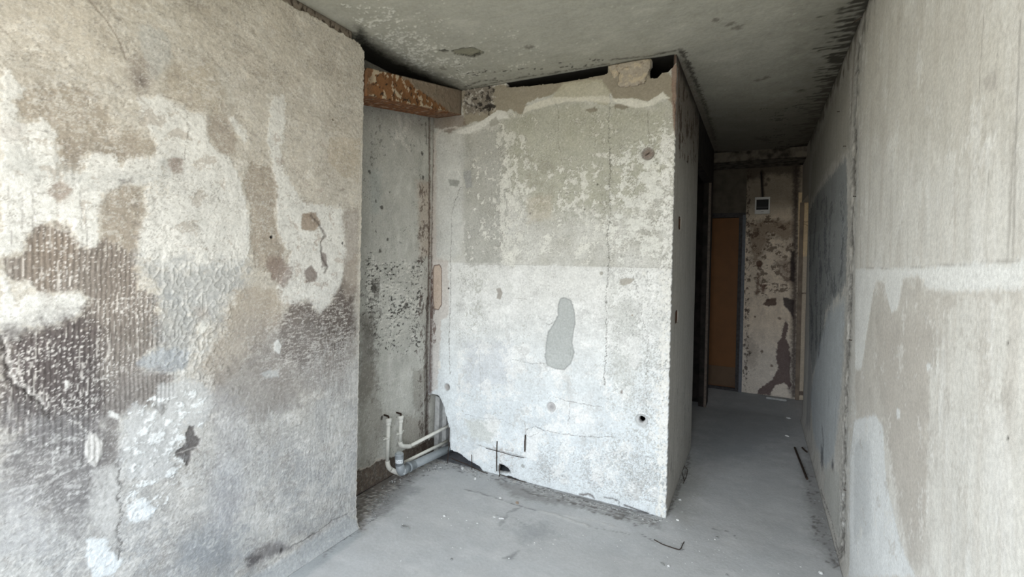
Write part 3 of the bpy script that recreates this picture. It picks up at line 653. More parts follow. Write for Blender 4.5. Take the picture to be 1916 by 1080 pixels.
# drilled sockets: conical pits, two of them through
for q, r, dp, c in [((1212, 288), .036, -.012, (118, 108, 102)), ((1031, 762), .030, -.012, (172, 170, 170)), ((1200, 787), .036, -.012, (176, 178, 178)), ((836, 725), .024, -.016, (150, 146, 142))]:
    F.spot(q, r, c, .85, dp, .004, .002)
    F.spot(q, r*1.12, None, 1, .002, .004, .002)
F.spot((1212, 288), .022, (134, 122, 114), .9, .003, .002, .002)
F.line([(1208, 290), (1214, 286)], .007, (40, 32, 28), 1, .001, -.004)
F.spot((1031, 762), .014, (150, 148, 150), .6, -.002, .004, .003)
F.cut([(1195, 781), (1200, 779), (1206, 783), (1206, 789), (1200, 793), (1195, 790)], .002)
F.cut([(835, 722), (838, 721), (840, 725), (838, 729), (835, 728)], .001)
# gaps
F.cut([(790, 740), (812, 738), (822, 741), (831, 762), (838, 790), (841, 812), (842, 842), (862, 850), (876, 861), (898, 874), (908, 888), (900, 900), (790, 900)], .006)
F.cut([(936, 869), (944, 871), (952, 877), (957, 886), (946, 887), (930, 884), (931, 872)], .005)
F.cut([(950, 890), (965, 896), (980, 903), (1000, 912), (975, 912), (935, 900)], .004)
F.cut([(948, 140), (985, 130), (1040, 120), (1085, 110), (1136, 100), (1137, 138), (1090, 147), (1040, 155), (985, 161), (948, 163)], .004)
F.cut([(1219, 96), (1280, 84), (1278, 100), (1260, 126), (1250, 134), (1240, 136), (1228, 146), (1216, 146), (1214, 128), (1220, 120), (1218, 110)], .006)
F.contour([(868, 240), (1262, 200), (1262, 500), (868, 500)], (112, 110, 102), .05, (.022, .032), .03, .5, 7, brk=.0)
F.grain(.05, .05)
ed = sst(VB-.03, VB, F.s)
F.ds = ed*(.003*perlin(F.z/.06, F.z*0, 15)+.004*perlin(F.z/.018, F.z*0, 16))
WF = F.build('wall_front', lambda s, z: np.stack([s, np.full(len(s), UF), z], 1), (0, -1, 0), .045, rimcol=(150, 148, 146)); WF['kind'] = 'structure'

# loose slab of render at the top of the front wall (sits proud of it)
def slab(name, P, off, th, col, parent, warp=.008, step=.006, seed=30):
    pp = np.array([(at_y(UF, q)[0], at_y(UF, q)[2]) for q in P])
    K = Canvas(np.arange(pp[:, 0].min()-.02, pp[:, 0].max()+.02, step), np.arange(pp[:, 1].min()-.02, min(pp[:, 1].max()+.02, 2.598), step), lambda q: (at_y(UF, q)[0], at_y(UF, q)[2]), col, seed)
    i_, d = K.sd(P, .08); K.hole[:] = True
    dd = d+warp*(.6*K.w1[i_]+.5*K.w2[i_]); K.hole[i_[dd < 0]] = False
    K.h += .006*K.w1+.003*K.w2
    K.h[i_] -= .008*sst(-.02, 0, dd)
    K.flecks(None, (196, 182, 158), .1, (.03, .03), .6, .1, 0, 1)
    K.flecks(None, (110, 98, 84), .3, (.03, .03), .6, .1, 0, 2)
    K.grain()
    return K.build(name, lambda s, z: np.stack([s, np.full(len(s), UF-off), z], 1), (0, -1, 0), th, rimcol=(96, 86, 76), parent=parent)
slab('render_slab', [(1158, 115), (1170, 112), (1205, 106), (1216, 108), (1219, 122), (1212, 140), (1208, 158), (1180, 162), (1160, 165), (1156, 158), (1159, 140), (1152, 128)], .020, .018, (164, 156, 144), WF)
slab('render_slab', [(1135, 122), (1150, 116), (1160, 116), (1160, 136), (1150, 150), (1140, 130)], .010, .012, (164, 156, 144), WF, seed=31)

# shaft behind the broken corner, and dark void behind the wall
def sbox(name, x0, x1, y0, y1, z0, z1, mat, parent=None, kind='structure', bev=0):
    bm = bmesh.new(); bx(bm, x0, x1, y0, y1, z0, z1, bev); return mk(name, bm, mat, parent, kind)
sbox('void_dark_sheet', VB-.018, VB-.013, UF+.012, 3.93, 2.32, H, SOOT_SHADE)  # added dark sheet, keeps the void black through the hole

# ------------------------------------------------------------------ SIDE OF THE BOX (corridor left)
SD1 = 3.93; SOOTY = 0
K = Canvas(np.arange(UF+.004, SD1+.001, .007), np.arange(0, H+.001, .008), lambda q: tuple(at_x(VB, q)[1:3]), (186, 183, 177), 4)
al = np.arange(K.N)
K.mix(al, sst(-.2, .5, K.n(.05, .4, 5, 3, .6))*.5, (164, 160, 154))
K.mix(al, sst(1.9, 2.5, K.z)*.7, (112, 100, 92))
K.flecks([(1268, 120), (1335, 280), (1335, 330), (1268, 300)], (84, 66, 58), .1, (.06, .12), .8, .05, 0, 2)
K.mix(al, sst(2.5, 2.6, K.z+.05*K.w1)*.85, (44, 38, 36))
K.line([(1285, 240), (1286, 280), (1285, 302), (1288, 304)], .006, (40, 34, 30), .95, .003, -.004)
K.spot((1297, 262), .02, (44, 38, 34), .8, -.006, .006, .01)
K.line([(1270, 130), (1268, 190), (1266, 250)], .02, (110, 84, 72), .8, .01, .004)
K.spot((1251, 881), .012, (24, 20, 20), 1, -.01, .003, .006, .035)
K.flecks([(1262, 700), (1300, 700), (1290, 860), (1245, 960)], (120, 118, 116), .3, (.03, .12), .6, .1, 0, 3)
K.grain(.05, .05)
for q in [(1272, 417), (1266, 593)]:
    c = K.un(q); K.hole |= (np.abs(K.s-c[0]) < .052) & (np.abs(K.z-c[1]) < (.038))
WS = K.build('wall_corridor_left', lambda s, z: np.stack([np.full(len(s), VB), s, z], 1), (1, 0, 0), .012, rimcol=(96, 76, 66)); WS['kind'] = 'structure'
for q in [(1272, 417), (1266, 593)]:
    c = K.un(q); bm = bmesh.new()
    bx(bm, VB-.062, VB-.056, c[0]-.06, c[0]+.06, c[1]-.05, c[1]+.05)
    for k in (-1, 1):
        bx(bm, VB-.06, VB-.004, c[0]+k*.052-.004, c[0]+k*.052+.004, c[1]-.040, c[1]+.040)
        bx(bm, VB-.06, VB-.004, c[0]-.055, c[0]+.055, c[1]+k*.037-.004, c[1]+k*.037+.004)
    mk('socket_recess', bm, solid('recess_brown', (92, 70, 58), .9), WS)
sbox('wall_corridor_left_lintel', VB-.07, VB, SD1, 5.10, 2.235, H, SOOT_SHADE)
sbox('wall_corridor_left_pier', VB-.07, VB, 5.10, 5.32, 0, H, SOOT_SHADE)
sbox('trim_1', VB-.02, VB+.003, 5.094, 5.102, 0, 2.235, solid('jamb_bead', (116, 106, 98), .9))
sbox('wall_bathroom', -2.2, VB-.07, 5.25, 5.32, 0, H, SOOT_SHADE)
sbox('wall_entry_left', -1.7, -1.6, 5.32, UE, 0, H, SHELL)

# ------------------------------------------------------------------ RIGHT WALL
RE = 5.14
s1 = [1.0]
while s1[-1] < RE: s1.append(min(s1[-1]+.0035*s1[-1]**1.15, RE))
R = Canvas(np.concatenate([np.linspace(UB, .98, 24), s1]), np.arange(0, H+.001, .007), lambda q: tuple(at_x(VR, q)[1:3]), (214, 213, 208), 5)
al = np.arange(R.N)
R.mix(al, sst(-.1, .5, R.n(.07, .8, 4, 2, .6))*.5, (196, 192, 185))
R.mix(al, sst(.05, .5, R.n(.09, .40, 6, 4, .58))*.6, (226, 226, 223))
R.mix(al, sst(.1, .5, R.n(.05, .3, 5, 6, .6))*.35, (184, 181, 174))
R.patch([(1625, 0), (1916, 0), (1916, 240), (1780, 300), (1600, 260)], (198, 194, 184), .5, .1, .1)
R.patch([(1640, 520), (1680, 515), (1760, 545), (1916, 530), (1916, 560), (1780, 560), (1740, 700), (1730, 1000), (1690, 1000), (1660, 800), (1600, 780), (1602, 560)], (194, 190, 183), .75, .02, .05)
R.patch([(1640, 600), (1740, 600), (1740, 1060), (1700, 1060), (1672, 900), (1655, 780), (1640, 700)], (186, 181, 174), .6, .06, .06)
R.patch([(1600, 503), (1660, 503), (1760, 498), (1916, 488), (1916, 540), (1780, 545), (1735, 540), (1720, 515), (1690, 520), (1680, 580), (1668, 585), (1655, 530), (1640, 525), (1630, 570), (1620, 640), (1612, 690), (1600, 692)], (230, 232, 231), .85, .006, .015, .0012)
R.line([(1600, 502), (1700, 501), (1800, 495), (1916, 487)], .003, (140, 136, 130), .5, .003, brk=.2)
R.patch([(1600, 785), (1640, 778), (1652, 800), (1658, 900), (1680, 1000), (1712, 1080), (1640, 1080), (1590, 1080), (1590, 860)], (228, 232, 234), .85, .008, .015, .001)
R.patch([(1600, 830), (1630, 820), (1632, 1000), (1598, 1010)], (196, 200, 202), .6, .03, .03)
R.patch([(1733, 680), (1742, 680), (1744, 692), (1735, 696)], (226, 228, 228), .9, .002, .004, .001)
R.patch([(1677, 765), (1684, 765), (1685, 782), (1679, 784)], (226, 228, 228), .9, .002, .004, .001)
R.spot((1885, 640), .003, (70, 66, 60), .9, -.002, .001, .001); R.spot((1885, 820), .003, (60, 58, 54), .9, -.002, .001, .001)
for x, y0, y1, w_, o in [(1842, 10, 240, .003, .7), (1868, 90, 180, .002, .6), (1860, 180, 380, .002, .5), (1788, 110, 300, .002, .3), (1908, 40, 480, .006, .5), (1898, 240, 480, .010, .3), (1860, 240, 300, .004, .3)]:
    R.line([(x, y0), (x-8, y0+(y1-y0)*.5), (x-14, y1)], w_, (138, 134, 128), o, .002, -.0006)
R.patch([(1840, 150), (1866, 130), (1866, 168), (1842, 170)], (176, 172, 166), .6, .002, .003)
# vertical joint between the two panels
R.line([(1622, 0), (1606, 100), (1599, 222), (1596, 340), (1594, 420), (1588, 600), (1580, 800), (1576, 1015)], .030, (126, 120, 112), .55, .012, -.004)
R.line([(1600, 200), (1597, 340), (1594, 420), (1588, 600), (1580, 800), (1576, 1020)], .014, (70, 68, 68), .8, .010, -.010, brk=.12)
R.line([(1610, 0), (1597, 120), (1592, 230)], .03, (120, 108, 96), .6, .02)
R.line([(1608, 220), (1604, 340), (1600, 420), (1595, 600)], .02, (212, 214, 214), .6, .01)
R.flecks([(1585, 750), (1605, 750), (1590, 1000), (1565, 1000)], (214, 216, 214), .0, (.02, .03), .7, .02, .002, 31)
# the sooted far panel
R.patch([(1584, 292), (1586, 420), (1583, 530), (1562, 560), (1545, 580), (1535, 660), (1520, 700), (1514, 640), (1514, 400), (1530, 360)], (140, 146, 150), .8, .02, .04)
R.flecks([(1586, 300), (1586, 560), (1514, 700), (1514, 380)], (88, 94, 98), .10, (.12, .30), .6, .10, 0, 32)
R.flecks([(1586, 300), (1586, 600), (1514, 700), (1514, 380)], (186, 192, 196), .25, (.06, .30), .5, .08, 0, 33)
R.patch([(1583, 560), (1575, 720), (1560, 860), (1545, 880), (1522, 820), (1516, 740), (1530, 660), (1550, 580)], (190, 199, 205), .8, .05, .05)
R.patch([(1520, 300), (1560, 180), (1590, 120), (1590, 280), (1540, 330), (1515, 380)], (158, 155, 144), .6, .05, .05)
R.patch([(1514, 640), (1520, 700), (1516, 800), (1508, 800)], (150, 152, 156), .6, .05, .03)
R.line([(1533, 640), (1532, 665)], .03, (70, 72, 80), .8, .015, 0)
R.spot((1538, 855), .07, (70, 70, 80), .7, 0, .05, .04); R.spot((1558, 872), .035, (64, 64, 74), .75, 0, .03, .03)
R.line([(1538, 800), (1541, 830), (1538, 855)], .03, (100, 104, 112), .6, .02)
for q in [[(1552, 700), (1550, 760)], [(1565, 740), (1562, 820)], [(1545, 600), (1540, 650)]]:
    R.line(q, .012, (140, 146, 152), .5, .01)
R.line([(1540, 918), (1560, 980), (1575, 1040)], .006, (90, 88, 86), .8, .01, -.003)
R.patch([(1545, 880), (1570, 880), (1572, 1010), (1560, 980), (1542, 915)], (200, 202, 198), .8, .015, .02)
# soot along the ceiling
i0 = np.nonzero((R.z > 2.1) & (R.s > 1.5))[0]
tt = sst(.0, .12, R.z[i0]-2.49+.12*R.w1[i0]+.09*fbm(R.s[i0]/.05, R.z[i0]/.15, 3, 71))*sst(1.5, 2.3, R.s[i0])
R.mix(i0, tt*.9, (50, 46, 42))
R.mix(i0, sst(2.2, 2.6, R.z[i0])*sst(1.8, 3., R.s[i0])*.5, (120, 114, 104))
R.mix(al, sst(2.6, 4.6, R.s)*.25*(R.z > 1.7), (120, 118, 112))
R.mix(al, np.exp(-R.z/.03)*.5*(R.s > 1.6), (120, 118, 116)); R.h += .02*np.exp(-R.z/.03)
R.line([(1608, 60), (1599, 222), (1596, 340), (1594, 420), (1588, 600), (1580, 800), (1576, 1020)], .24, (134, 132, 128), .45, .08, brk=.2)
R.line([(1606, 100), (1599, 222), (1596, 340), (1594, 420), (1588, 600), (1580, 800), (1576, 1020)], .085, (84, 82, 80), .85, .045, -.010, brk=.45)
R.flecks([(1600, 0), (1916, 0), (1916, 490), (1600, 500)], (188, 184, 176), .28, (.10, .22), .5, .1, 0, 41)
R.flecks([(1600, 0), (1916, 0), (1916, 1080), (1600, 1080)], (228, 228, 225), .25, (.08, .20), .5, .1, .0006, 42)
R.flecks([(1600, 560), (1916, 560), (1916, 1080), (1600, 1080)], (182, 178, 171), .30, (.10, .18), .45, .1, 0, 43)
R.tone(.07, .1, 4)
R.grain(.04, .03)
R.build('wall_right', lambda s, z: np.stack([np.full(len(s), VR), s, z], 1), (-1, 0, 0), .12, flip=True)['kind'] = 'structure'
sbox('wall_right_lintel', VR, VR+.12, RE, UE, 2.10, H, SHELL)
sbox('wall_right_stub', .386, VR+.02, UE-.03, UE, 0, 2.10, solid('sooty_jamb', (128, 116, 104), .9, 0, .15, 14))

# ------------------------------------------------------------------ END WALL
E = Canvas(np.arange(-.130, .60, .006), np.arange(0, H+.001, .007), lambda q: (at_y(UE, q)[0], at_y(UE, q)[2]), (196, 184, 168), 6)
al = np.arange(E.N)
E.mix(al, sst(-.1, .5, E.n(.08, .12, 4, 2))*.5, (172, 160, 146))
E.mix(al, sst(1.9, 2.15, E.z+.05*E.w1)*.8, (112, 104, 94))
E.patch([(1390, 285), (1500, 285), (1500, 330), (1440, 325), (1390, 345)], (60, 54, 48), .8, .04, .04)
E.mix(al, sst(.9, .3, E.z)*.5, (190, 188, 184))
E.patch([(1400, 415), (1482, 410), (1486, 440), (1470, 450), (1440, 440), (1425, 480), (1408, 500)], (110, 94, 80), .7, .04, .05)
E.flecks([(1397, 400), (1490, 400), (1490, 560), (1397, 560)], (70, 54, 44), .12, (.06, .06), .75, .04, 0, 2)
E.patch([(1455, 490), (1486, 480), (1486, 540), (1460, 520)], (120, 106, 96), .6, .03, .04)
E.line([(1450, 495), (1465, 498), (1482, 490)], .02, (70, 60, 54), .7, .02)
E.spot((1421, 494), .035, (76, 56, 46), .9, -.01, .006, .008)
E.line([(1420, 505), (1419, 520), (1417, 540), (1416, 550)], .03, (74, 52, 44), .85, .02, brk=.1)
E.patch([(1422, 532), (1434, 532), (1432, 548), (1424, 545)], (84, 62, 54), .8, .01, .015)
E.patch([(1450, 530), (1458, 530), (1456, 538)], (70, 54, 50), .8, .006, .01)
E.patch([(1428, 570), (1436, 560), (1452, 558), (1453, 570), (1438, 574)], (74, 56, 50), .88, .006, .012, -.003)
E.patch([(1465, 556), (1486, 562), (1486, 600), (1475, 580), (1466, 572)], (52, 46, 50), .9, .006, .012, -.003)
E.patch([(1470, 600), (1476, 612), (1470, 632), (1478, 650), (1480, 720), (1476, 730), (1468, 715), (1450, 722), (1440, 740), (1415, 738), (1420, 728), (1445, 712), (1456, 690), (1452, 665), (1456, 640), (1462, 632), (1466, 610)], (84, 70, 70), .9, .006, .02, -.003)
E.patch([(1396, 620), (1420, 650), (1412, 695), (1396, 680)], (142, 132, 122), .5, .03, .04)
E.spot((1413, 593), .012, (84, 60, 50), .85, 0, .005)
for q in [(1398, 540), (1400, 610), (1397, 580), (1458, 596), (1425, 658), (1444, 684)]: E.spot(q, .014, (96, 80, 70), .8, 0, .006, .012)
E.flecks([(1395, 300), (1406, 300), (1402, 740), (1390, 740)], (60, 48, 44), .1, (.02, .04), .8, .01, 0, 3)
E.line([(1490, 300), (1489, 400), (1488, 460), (1487, 560), (1485, 740)], .05, (54, 46, 46), .85, .02, -.004)
E.patch([(1480, 470), (1487, 470), (1487, 530), (1478, 525)], (44, 38, 40), .85, .008, .012)
E.line([(1426, 320), (1427, 345), (1427, 372)], .026, (44, 36, 32), .95, .006, -.012)
E.spot((1437, 336), .02, (60, 52, 46), .7, 0, .01, .01); E.spot((1433, 346), .018, (52, 44, 40), .7, 0, .008, .01)
# strip past the corridor wall: lit upper and dimmer lower part painted in
E.patch([(1494, 360), (1530, 360), (1530, 760), (1492, 760)], (198, 178, 146), .9, .002, .0)
E.patch([(1492, 480), (1530, 480), (1530, 760), (1492, 760)], (166, 158, 146), .85, .01, .01)
E.line([(1492, 549), (1514, 549)], .010, (50, 44, 40), .9, .004, -.004)
E.line([(1496, 412), (1506, 416), (1518, 412)], .010, (120, 100, 78), .7, .01)
E.line([(1496, 418), (1508, 420), (1518, 425)], .008, (120, 100, 78), .7, .01)
E.patch([(1490, 732), (1514, 732), (1514, 740), (1490, 740)], (60, 50, 50), .8, .004, .004)
E.tone(.12, .1, 9); E.col *= 1.22; E.grain(.06, .05)
WE = E.build('wall_end', lambda s, z: np.stack([s, np.full(len(s), UE), z], 1), (0, -1, 0), .1); WE['kind'] = 'structure'
sbox('wall_end_left', -1.7, -1.02, UE, UE+.1, 0, H, SHELL)
sbox('wall_end_over_door', -1.02, -.130, UE, UE+.1, 2.0, H, solid('dark_plaster', (96, 90, 82), .95, 0, .15, 12))
sbox('wall_side_room_end', .59, 2.6, UE, UE+.1, 0, H, SIDEP)
# downstand across the corridor ceiling
sbox('trim_2', VB-.6, VR, 5.45, UE, 2.50, H, solid('smoked_beam', (112, 106, 98), .95, 0, .25, 14, (48, 44, 40)))

# ------------------------------------------------------------------ FLOOR and CEILING
us = [1.0]
while us[-1] < 6.0: us.append(us[-1]+.0055*max(us[-1]/1.4, 1)**1.1)
G = Canvas(np.arange(-2.1, .46, .009), np.array(us), lambda q: tuple(at_z(0, q)[:2]), (178, 180, 182), 7)
al = np.arange(G.N)
G.mix(al, sst(-.2, .6, G.n(.35, .35, 4, 2))*.35, (172, 176, 180))
G.mix(al, sst(.0, .6, G.n(.2, .12, 4, 4))*.3, (198, 199, 200))
G.flecks(None, (206, 207, 207), .70, (.012, .012), .8, .1, .0005, 5, octv=2, k=.03)
G.flecks(None, (150, 152, 152), .72, (.014, .014), .7, .1, 0, 6, octv=2, k=.03)
G.patch([(668, 985), (668, 880), (760, 870), (800, 858), (760, 890), (735, 905), (712, 930), (690, 965)], (92, 82, 76), .9, .05, .05)
G.patch([(668, 1000), (668, 860), (800, 830), (780, 880), (740, 930)], (132, 128, 124), .7, .08, .05)
G.flecks([(668, 990), (668, 870), (845, 840), (1000, 900), (960, 905), (840, 870), (760, 900), (720, 950)], (190, 188, 184), .12, (.02, .02), .8, .04, .003, 7)
G.flecks([(668, 1000), (668, 870), (845, 840), (1000, 900), (1240, 975), (1220, 985), (960, 915), (840, 880), (760, 910), (720, 960)], (92, 90, 90), .16, (.022, .015), .75, .04, -.002, 8)
G.patch([(930, 900), (1060, 925), (1240, 972), (1235, 990), (1100, 955), (960, 930)], (138, 138, 138), .8, .03, .03)
G.flecks([(970, 900), (1240, 970), (1235, 995), (1120, 965), (1000, 930)], (100, 96, 94), .08, (.04, .012), .75, .04, -.002, 9)
G.flecks([(970, 900), (1240, 970), (1235, 995), (1120, 965), (1000, 930)], (182, 184, 184), .14, (.03, .01), .75, .04, .003, 10)
for P, w_, c, h_ in [([(868, 916), (905, 925), (935, 935), (965, 945), (1000, 956)], .008, (110, 110, 112), .003), ([(1008, 956), (1040, 964), (1100, 985)], .010, (188, 188, 186), .004),
    ([(975, 915), (1000, 925), (1020, 928)], .012, (96, 94, 92), -.003), ([(1000, 912), (1100, 935), (1220, 965)], .012, (112, 108, 106), -.003), ([(1020, 922), (1120, 948), (1225, 975)], .008, (176, 176, 176), .003),
    ([(1200, 1000), (1225, 1015), (1275, 1030)], .004, (84, 84, 86), 0), ([(1275, 1030), (1278, 1015)], .004, (70, 70, 72), 0), ([(1100, 985), (1180, 1000)], .004, (130, 130, 130), 0),
    ([(1060, 965), (1110, 975), (1150, 985)], .006, (184, 184, 182), .002), ([(930, 965), (965, 970), (985, 985)], .006, (134, 136, 138), 0), ([(935, 985), (950, 960), (975, 950)], .012, (140, 142, 144), 0),
    ([(1335, 990), (1365, 995), (1382, 1010)], .004, (112, 112, 112), 0), ([(1525, 890), (1535, 905), (1548, 912)], .006, (100, 98, 98), 0), ([(1520, 970), (1540, 980)], .006, (110, 110, 108), 0), ([(1540, 1000), (1560, 1004)], .006, (96, 94, 92), 0)]:
    G.line(P, w_, c, .8, .012, h_)
G.patch([(700, 940), (760, 900), (790, 915), (740, 950), (700, 975)], (128, 130, 132), .5, .03, .04)
G.patch([(950, 990), (1020, 975), (1040, 1000), (980, 1015)], (138, 142, 146), .5, .06, .05)
G.patch([(940, 1045), (960, 1035), (972, 1030), (962, 1046)], (126, 128, 130), .7, .01, .012)
G.patch([(1380, 720), (1480, 745), (1500, 800), (1400, 860), (1300, 860), (1330, 760)], (150, 155, 160), .6, .15, .1)
G.patch([(1240, 880), (1290, 860), (1320, 900), (1290, 980), (1250, 960)], (156, 156, 152), .5, .08, .05)
G.patch([(1516, 841), (1571, 1027), (1560, 1060), (1520, 1000), (1500, 880)], (132, 132, 132), .6, .05, .04)
G.flecks([(1500, 830), (1580, 1060), (1540, 1070), (1500, 950)], (96, 94, 92), .15, (.02, .03), .7, .05, 0, 11)
G.flecks([(1240, 900), (1300, 850), (1310, 940), (1260, 1010)], (196, 198, 198), .35, (.012, .012), .8, .05, .003, 12)
G.patch([(522, 1082), (663, 989), (680, 1000), (570, 1082)], (150, 156, 160), .7, .02, .01)
G.line([(610, 1040), (625, 1020), (660, 998), (690, 975), (735, 948)], .010, (112, 112, 112), .7, .03, -.002, brk=.05)
G.line([(1290, 850), (1285, 880), (1262, 930), (1248, 965)], .015, (96, 92, 86), .7, .02)
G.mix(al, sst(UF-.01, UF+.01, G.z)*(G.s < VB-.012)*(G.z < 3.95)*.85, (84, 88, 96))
G.tone(.06, .3, 6)
G.h += .002*G.n(.25, .25, 3, 30)+.0006*G.w2
G.grain(.03, .03)
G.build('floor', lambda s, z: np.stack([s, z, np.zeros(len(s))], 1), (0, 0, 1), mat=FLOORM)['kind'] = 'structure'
sbox('floor_slab', -3.0, 2.8, UB-.15, 6.3, -.2, -.012, solid('floor_rest', (158, 162, 166), .9, 0, .05, 5))

us = [.9]
while us[-1] < 6.0: us.append(us[-1]+.0065*max(us[-1]/1.4, 1)**1.1)
T = Canvas(np.arange(-2.11, .46, .009), np.array(us), lambda q: tuple(at_z(H, q)[:2]), (168, 167, 157), 8)
al = np.arange(T.N)
T.mix(al, sst(-.2, .5, T.n(.12, .04, 5, 2, .6))*.3, (158, 156, 143))
T.mix(al, sst(.1, .6, T.n(.3, .2, 4, 4))*.4, (188, 187, 177))
T.flecks(None, (200, 200, 190), .52, (.015, .009), .7, .1, -.001, 5, octv=3)
T.flecks(None, (110, 107, 96), .62, (.03, .010), .7, .1, .001, 6, octv=3)
T.flecks([(620, 0), (720, 0), (900, 140), (880, 165), (760, 130), (690, 70)], (214, 214, 206), .10, (.035, .015), .8, .06, -.0025, 7, octv=4)
T.flecks([(620, 0), (900, 0), (1100, 110), (880, 165), (690, 80)], (206, 206, 196), .30, (.02, .010), .7, .15, -.0015, 8, octv=4)
T.patch([(680, 60), (760, 110), (850, 150), (880, 170), (820, 168), (684, 130), (670, 70)], (92, 90, 84), .75, .06, .03)
T.patch([(672, 50), (690, 80), (720, 105), (830, 158), (880, 172), (800, 175), (650, 160)], (26, 24, 22), .9, .04, .03)
T.flecks([(700, 60), (900, 160), (1136, 122), (1150, 100), (900, 130)], (40, 38, 34), .30, (.06, .012), .85, .05, .001, 9)
T.line([(880, 165), (940, 152), (1000, 142), (1080, 130), (1136, 120)], .014, (70, 68, 60), .7, .02, .003, brk=.1)
T.line([(870, 163), (900, 152), (926, 150)], .012, (40, 38, 36), .8, .015, .003)
T.mix(al, sst(UF-.012, UF+.004, T.z)*(T.s < VB-.012)*(T.z < 3.95)*.97, (20, 18, 17))  # ceiling over the wall void: darkness of the gap put into the colour
# gouge
T.patch([(846, 96), (862, 91), (885, 90), (905, 98), (888, 106), (868, 104), (850, 102)], (128, 126, 110), .9, .004, .012, .006, ((40, 38, 34), .8))
T.patch([(818, 94), (832, 92), (842, 97), (830, 99)], (60, 58, 52), .8, .004, .01, .004)
T.line([(866, 104), (884, 107), (896, 100)], .008, (30, 28, 26), .9, .006, .004)
for q in [(992, 88), (1420, 150), (1435, 145), (1415, 260), (1430, 262), (830, 128), (1500, 170), (1365, 45), (1340, 38), (1380, 52)]:
    T.spot(q, .022, (92, 88, 80), .6, 0, .01, .02)
T.patch([(1410, 256), (1430, 258), (1452, 262), (1430, 266)], (80, 76, 68), .7, .02, .03)
T.patch([(1272, 100), (1335, 240), (1345, 290), (1320, 250), (1290, 180), (1266, 130)], (104, 90, 82), .6, .04, .04)
T.line([(1276, 95), (1300, 150), (1320, 200), (1338, 262)], .02, (34, 30, 28), .85, .02)
T.line([(1144, 112), (1219, 104), (1275, 92)], .014, (60, 56, 50), .8, .012)
# soot fan along the right wall, streaks pointing into the room
i0 = np.nonzero(T.s > -.25)[0]
dd = VR-T.s[i0]; st = fbm(T.s[i0]/.16, T.z[i0]/.03, 4, 333)
t = sst(.0, .06, .085+.20*st+.08*T.w1[i0]-dd)*sst(1.4, 1.9, T.z[i0])
T.mix(i0, t*.92, (30, 28, 26))
T.mix(i0, sst(.45, .0, dd+.1*T.w1[i0])*.45*sst(1.5, 2.2, T.z[i0]), (84, 80, 72))
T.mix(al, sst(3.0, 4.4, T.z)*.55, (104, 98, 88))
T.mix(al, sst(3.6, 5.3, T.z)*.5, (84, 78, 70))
T.line([(1338, 285), (1420, 286), (1505, 272)], .09, (36, 32, 30), .8, .04)
T.flecks([(1400, 200), (1520, 180), (1500, 280), (1400, 280)], (40, 36, 34), .25, (.15, .02), .7, .2, 0, 12)
T.tone(.10, .2, 5)
T.h -= .0015*T.n(.05, .05, 4, 40)
T.grain(.05, .05)
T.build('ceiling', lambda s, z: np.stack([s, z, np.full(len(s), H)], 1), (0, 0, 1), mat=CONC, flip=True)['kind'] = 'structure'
sbox('ceiling_slab', -3.0, 2.8, UB-.15, 6.3, H+.015, H+.2, SHELL)
#REST
# outer shell: window wall behind the photographer, outer walls, side room
bm = bmesh.new(); x0, x1, z0, z1 = WIN
bx(bm, -3.0, x0, UB-.15, UB, 0, H+.01); bx(bm, x1, 2.8, UB-.15, UB, 0, H+.01)
bx(bm, x0, x1, UB-.15, UB, 0, z0); bx(bm, x0, x1, UB-.15, UB, z1, H+.01)
mk('wall_back', bm, SHELL, None, 'structure')
sbox('wall_outer_left', -2.35, -2.2, UB, UE+.1, 0, H+.01, SOOT_SHADE)
sbox('wall_side_room_front', VR+.12, 2.6, 3.6, 3.7, 0, H+.01, SIDEP)
bm = bmesh.new()
bx(bm, 2.6, 2.75, 3.6, 4.7, 0, H+.01); bx(bm, 2.6, 2.75, 5.1, UE+.1, 0, H+.01); bx(bm, 2.6, 2.75, 4.7, 5.1, 0, 1.5); bx(bm, 2.6, 2.75, 4.7, 5.1, 2.0, H+.01)
mk('wall_side_room_right', bm, SIDEP, None, 'structure')
# window frame in the back wall
bm = bmesh.new(); yb = UB-.10
for xx in (x0, (x0+x1)/2, x1): bx(bm, xx-.03, xx+.03, yb-.03, yb+.03, z0, z1)
for zz in (z0+.03, z1-.03): bx(bm, x0, x1, yb-.029, yb+.029, zz-.03, zz+.03)
wf = mk('window_1', bm, DRY, None, 'structure')
# void behind the front wall: dark sheet standing in for the unlit room
sbox('void_back', -2.08, VB-.09, UF+.42, UF+.45, .0, H, SOOT_SHADE)
# pipe shaft seen through the broken corner
zc = .46
sbox('shaft_panel', -1.97, -1.42, UF+.20, UF+.22, 0, zc, CONCD)
cp = [at_y(UF+.06, q) for q in [(809, 742), (831, 742), (828, 845), (811, 850)]]
def prism(bm, pts, y0, y1):
    a = [bm.verts.new((p[0], y0, p[1])) for p in pts]; b = [bm.verts.new((p[0], y1, p[1])) for p in pts]
    n = len(pts); bm.faces.new(a); bm.faces.new(b[::-1])
    for k in range(n): bm.faces.new((a[k], b[k], b[(k+1) % n], a[(k+1) % n]))
bm = bmesh.new(); prism(bm, [(-2.105, 0), (-2.0, 0), (-2.0, .46), (-2.105, .46)], UF+.10, UF+.20)
prism(bm, [(-2.075, 0), (-2.035, 0), (-2.03, .42), (-2.07, .43)], UF+.055, UF+.12)
bmesh.ops.bevel(bm, geom=bm.edges[:], offset=.004, segments=1, affect='EDGES')
st_ = mk('shaft_post', bm, CONCM, None, 'structure')

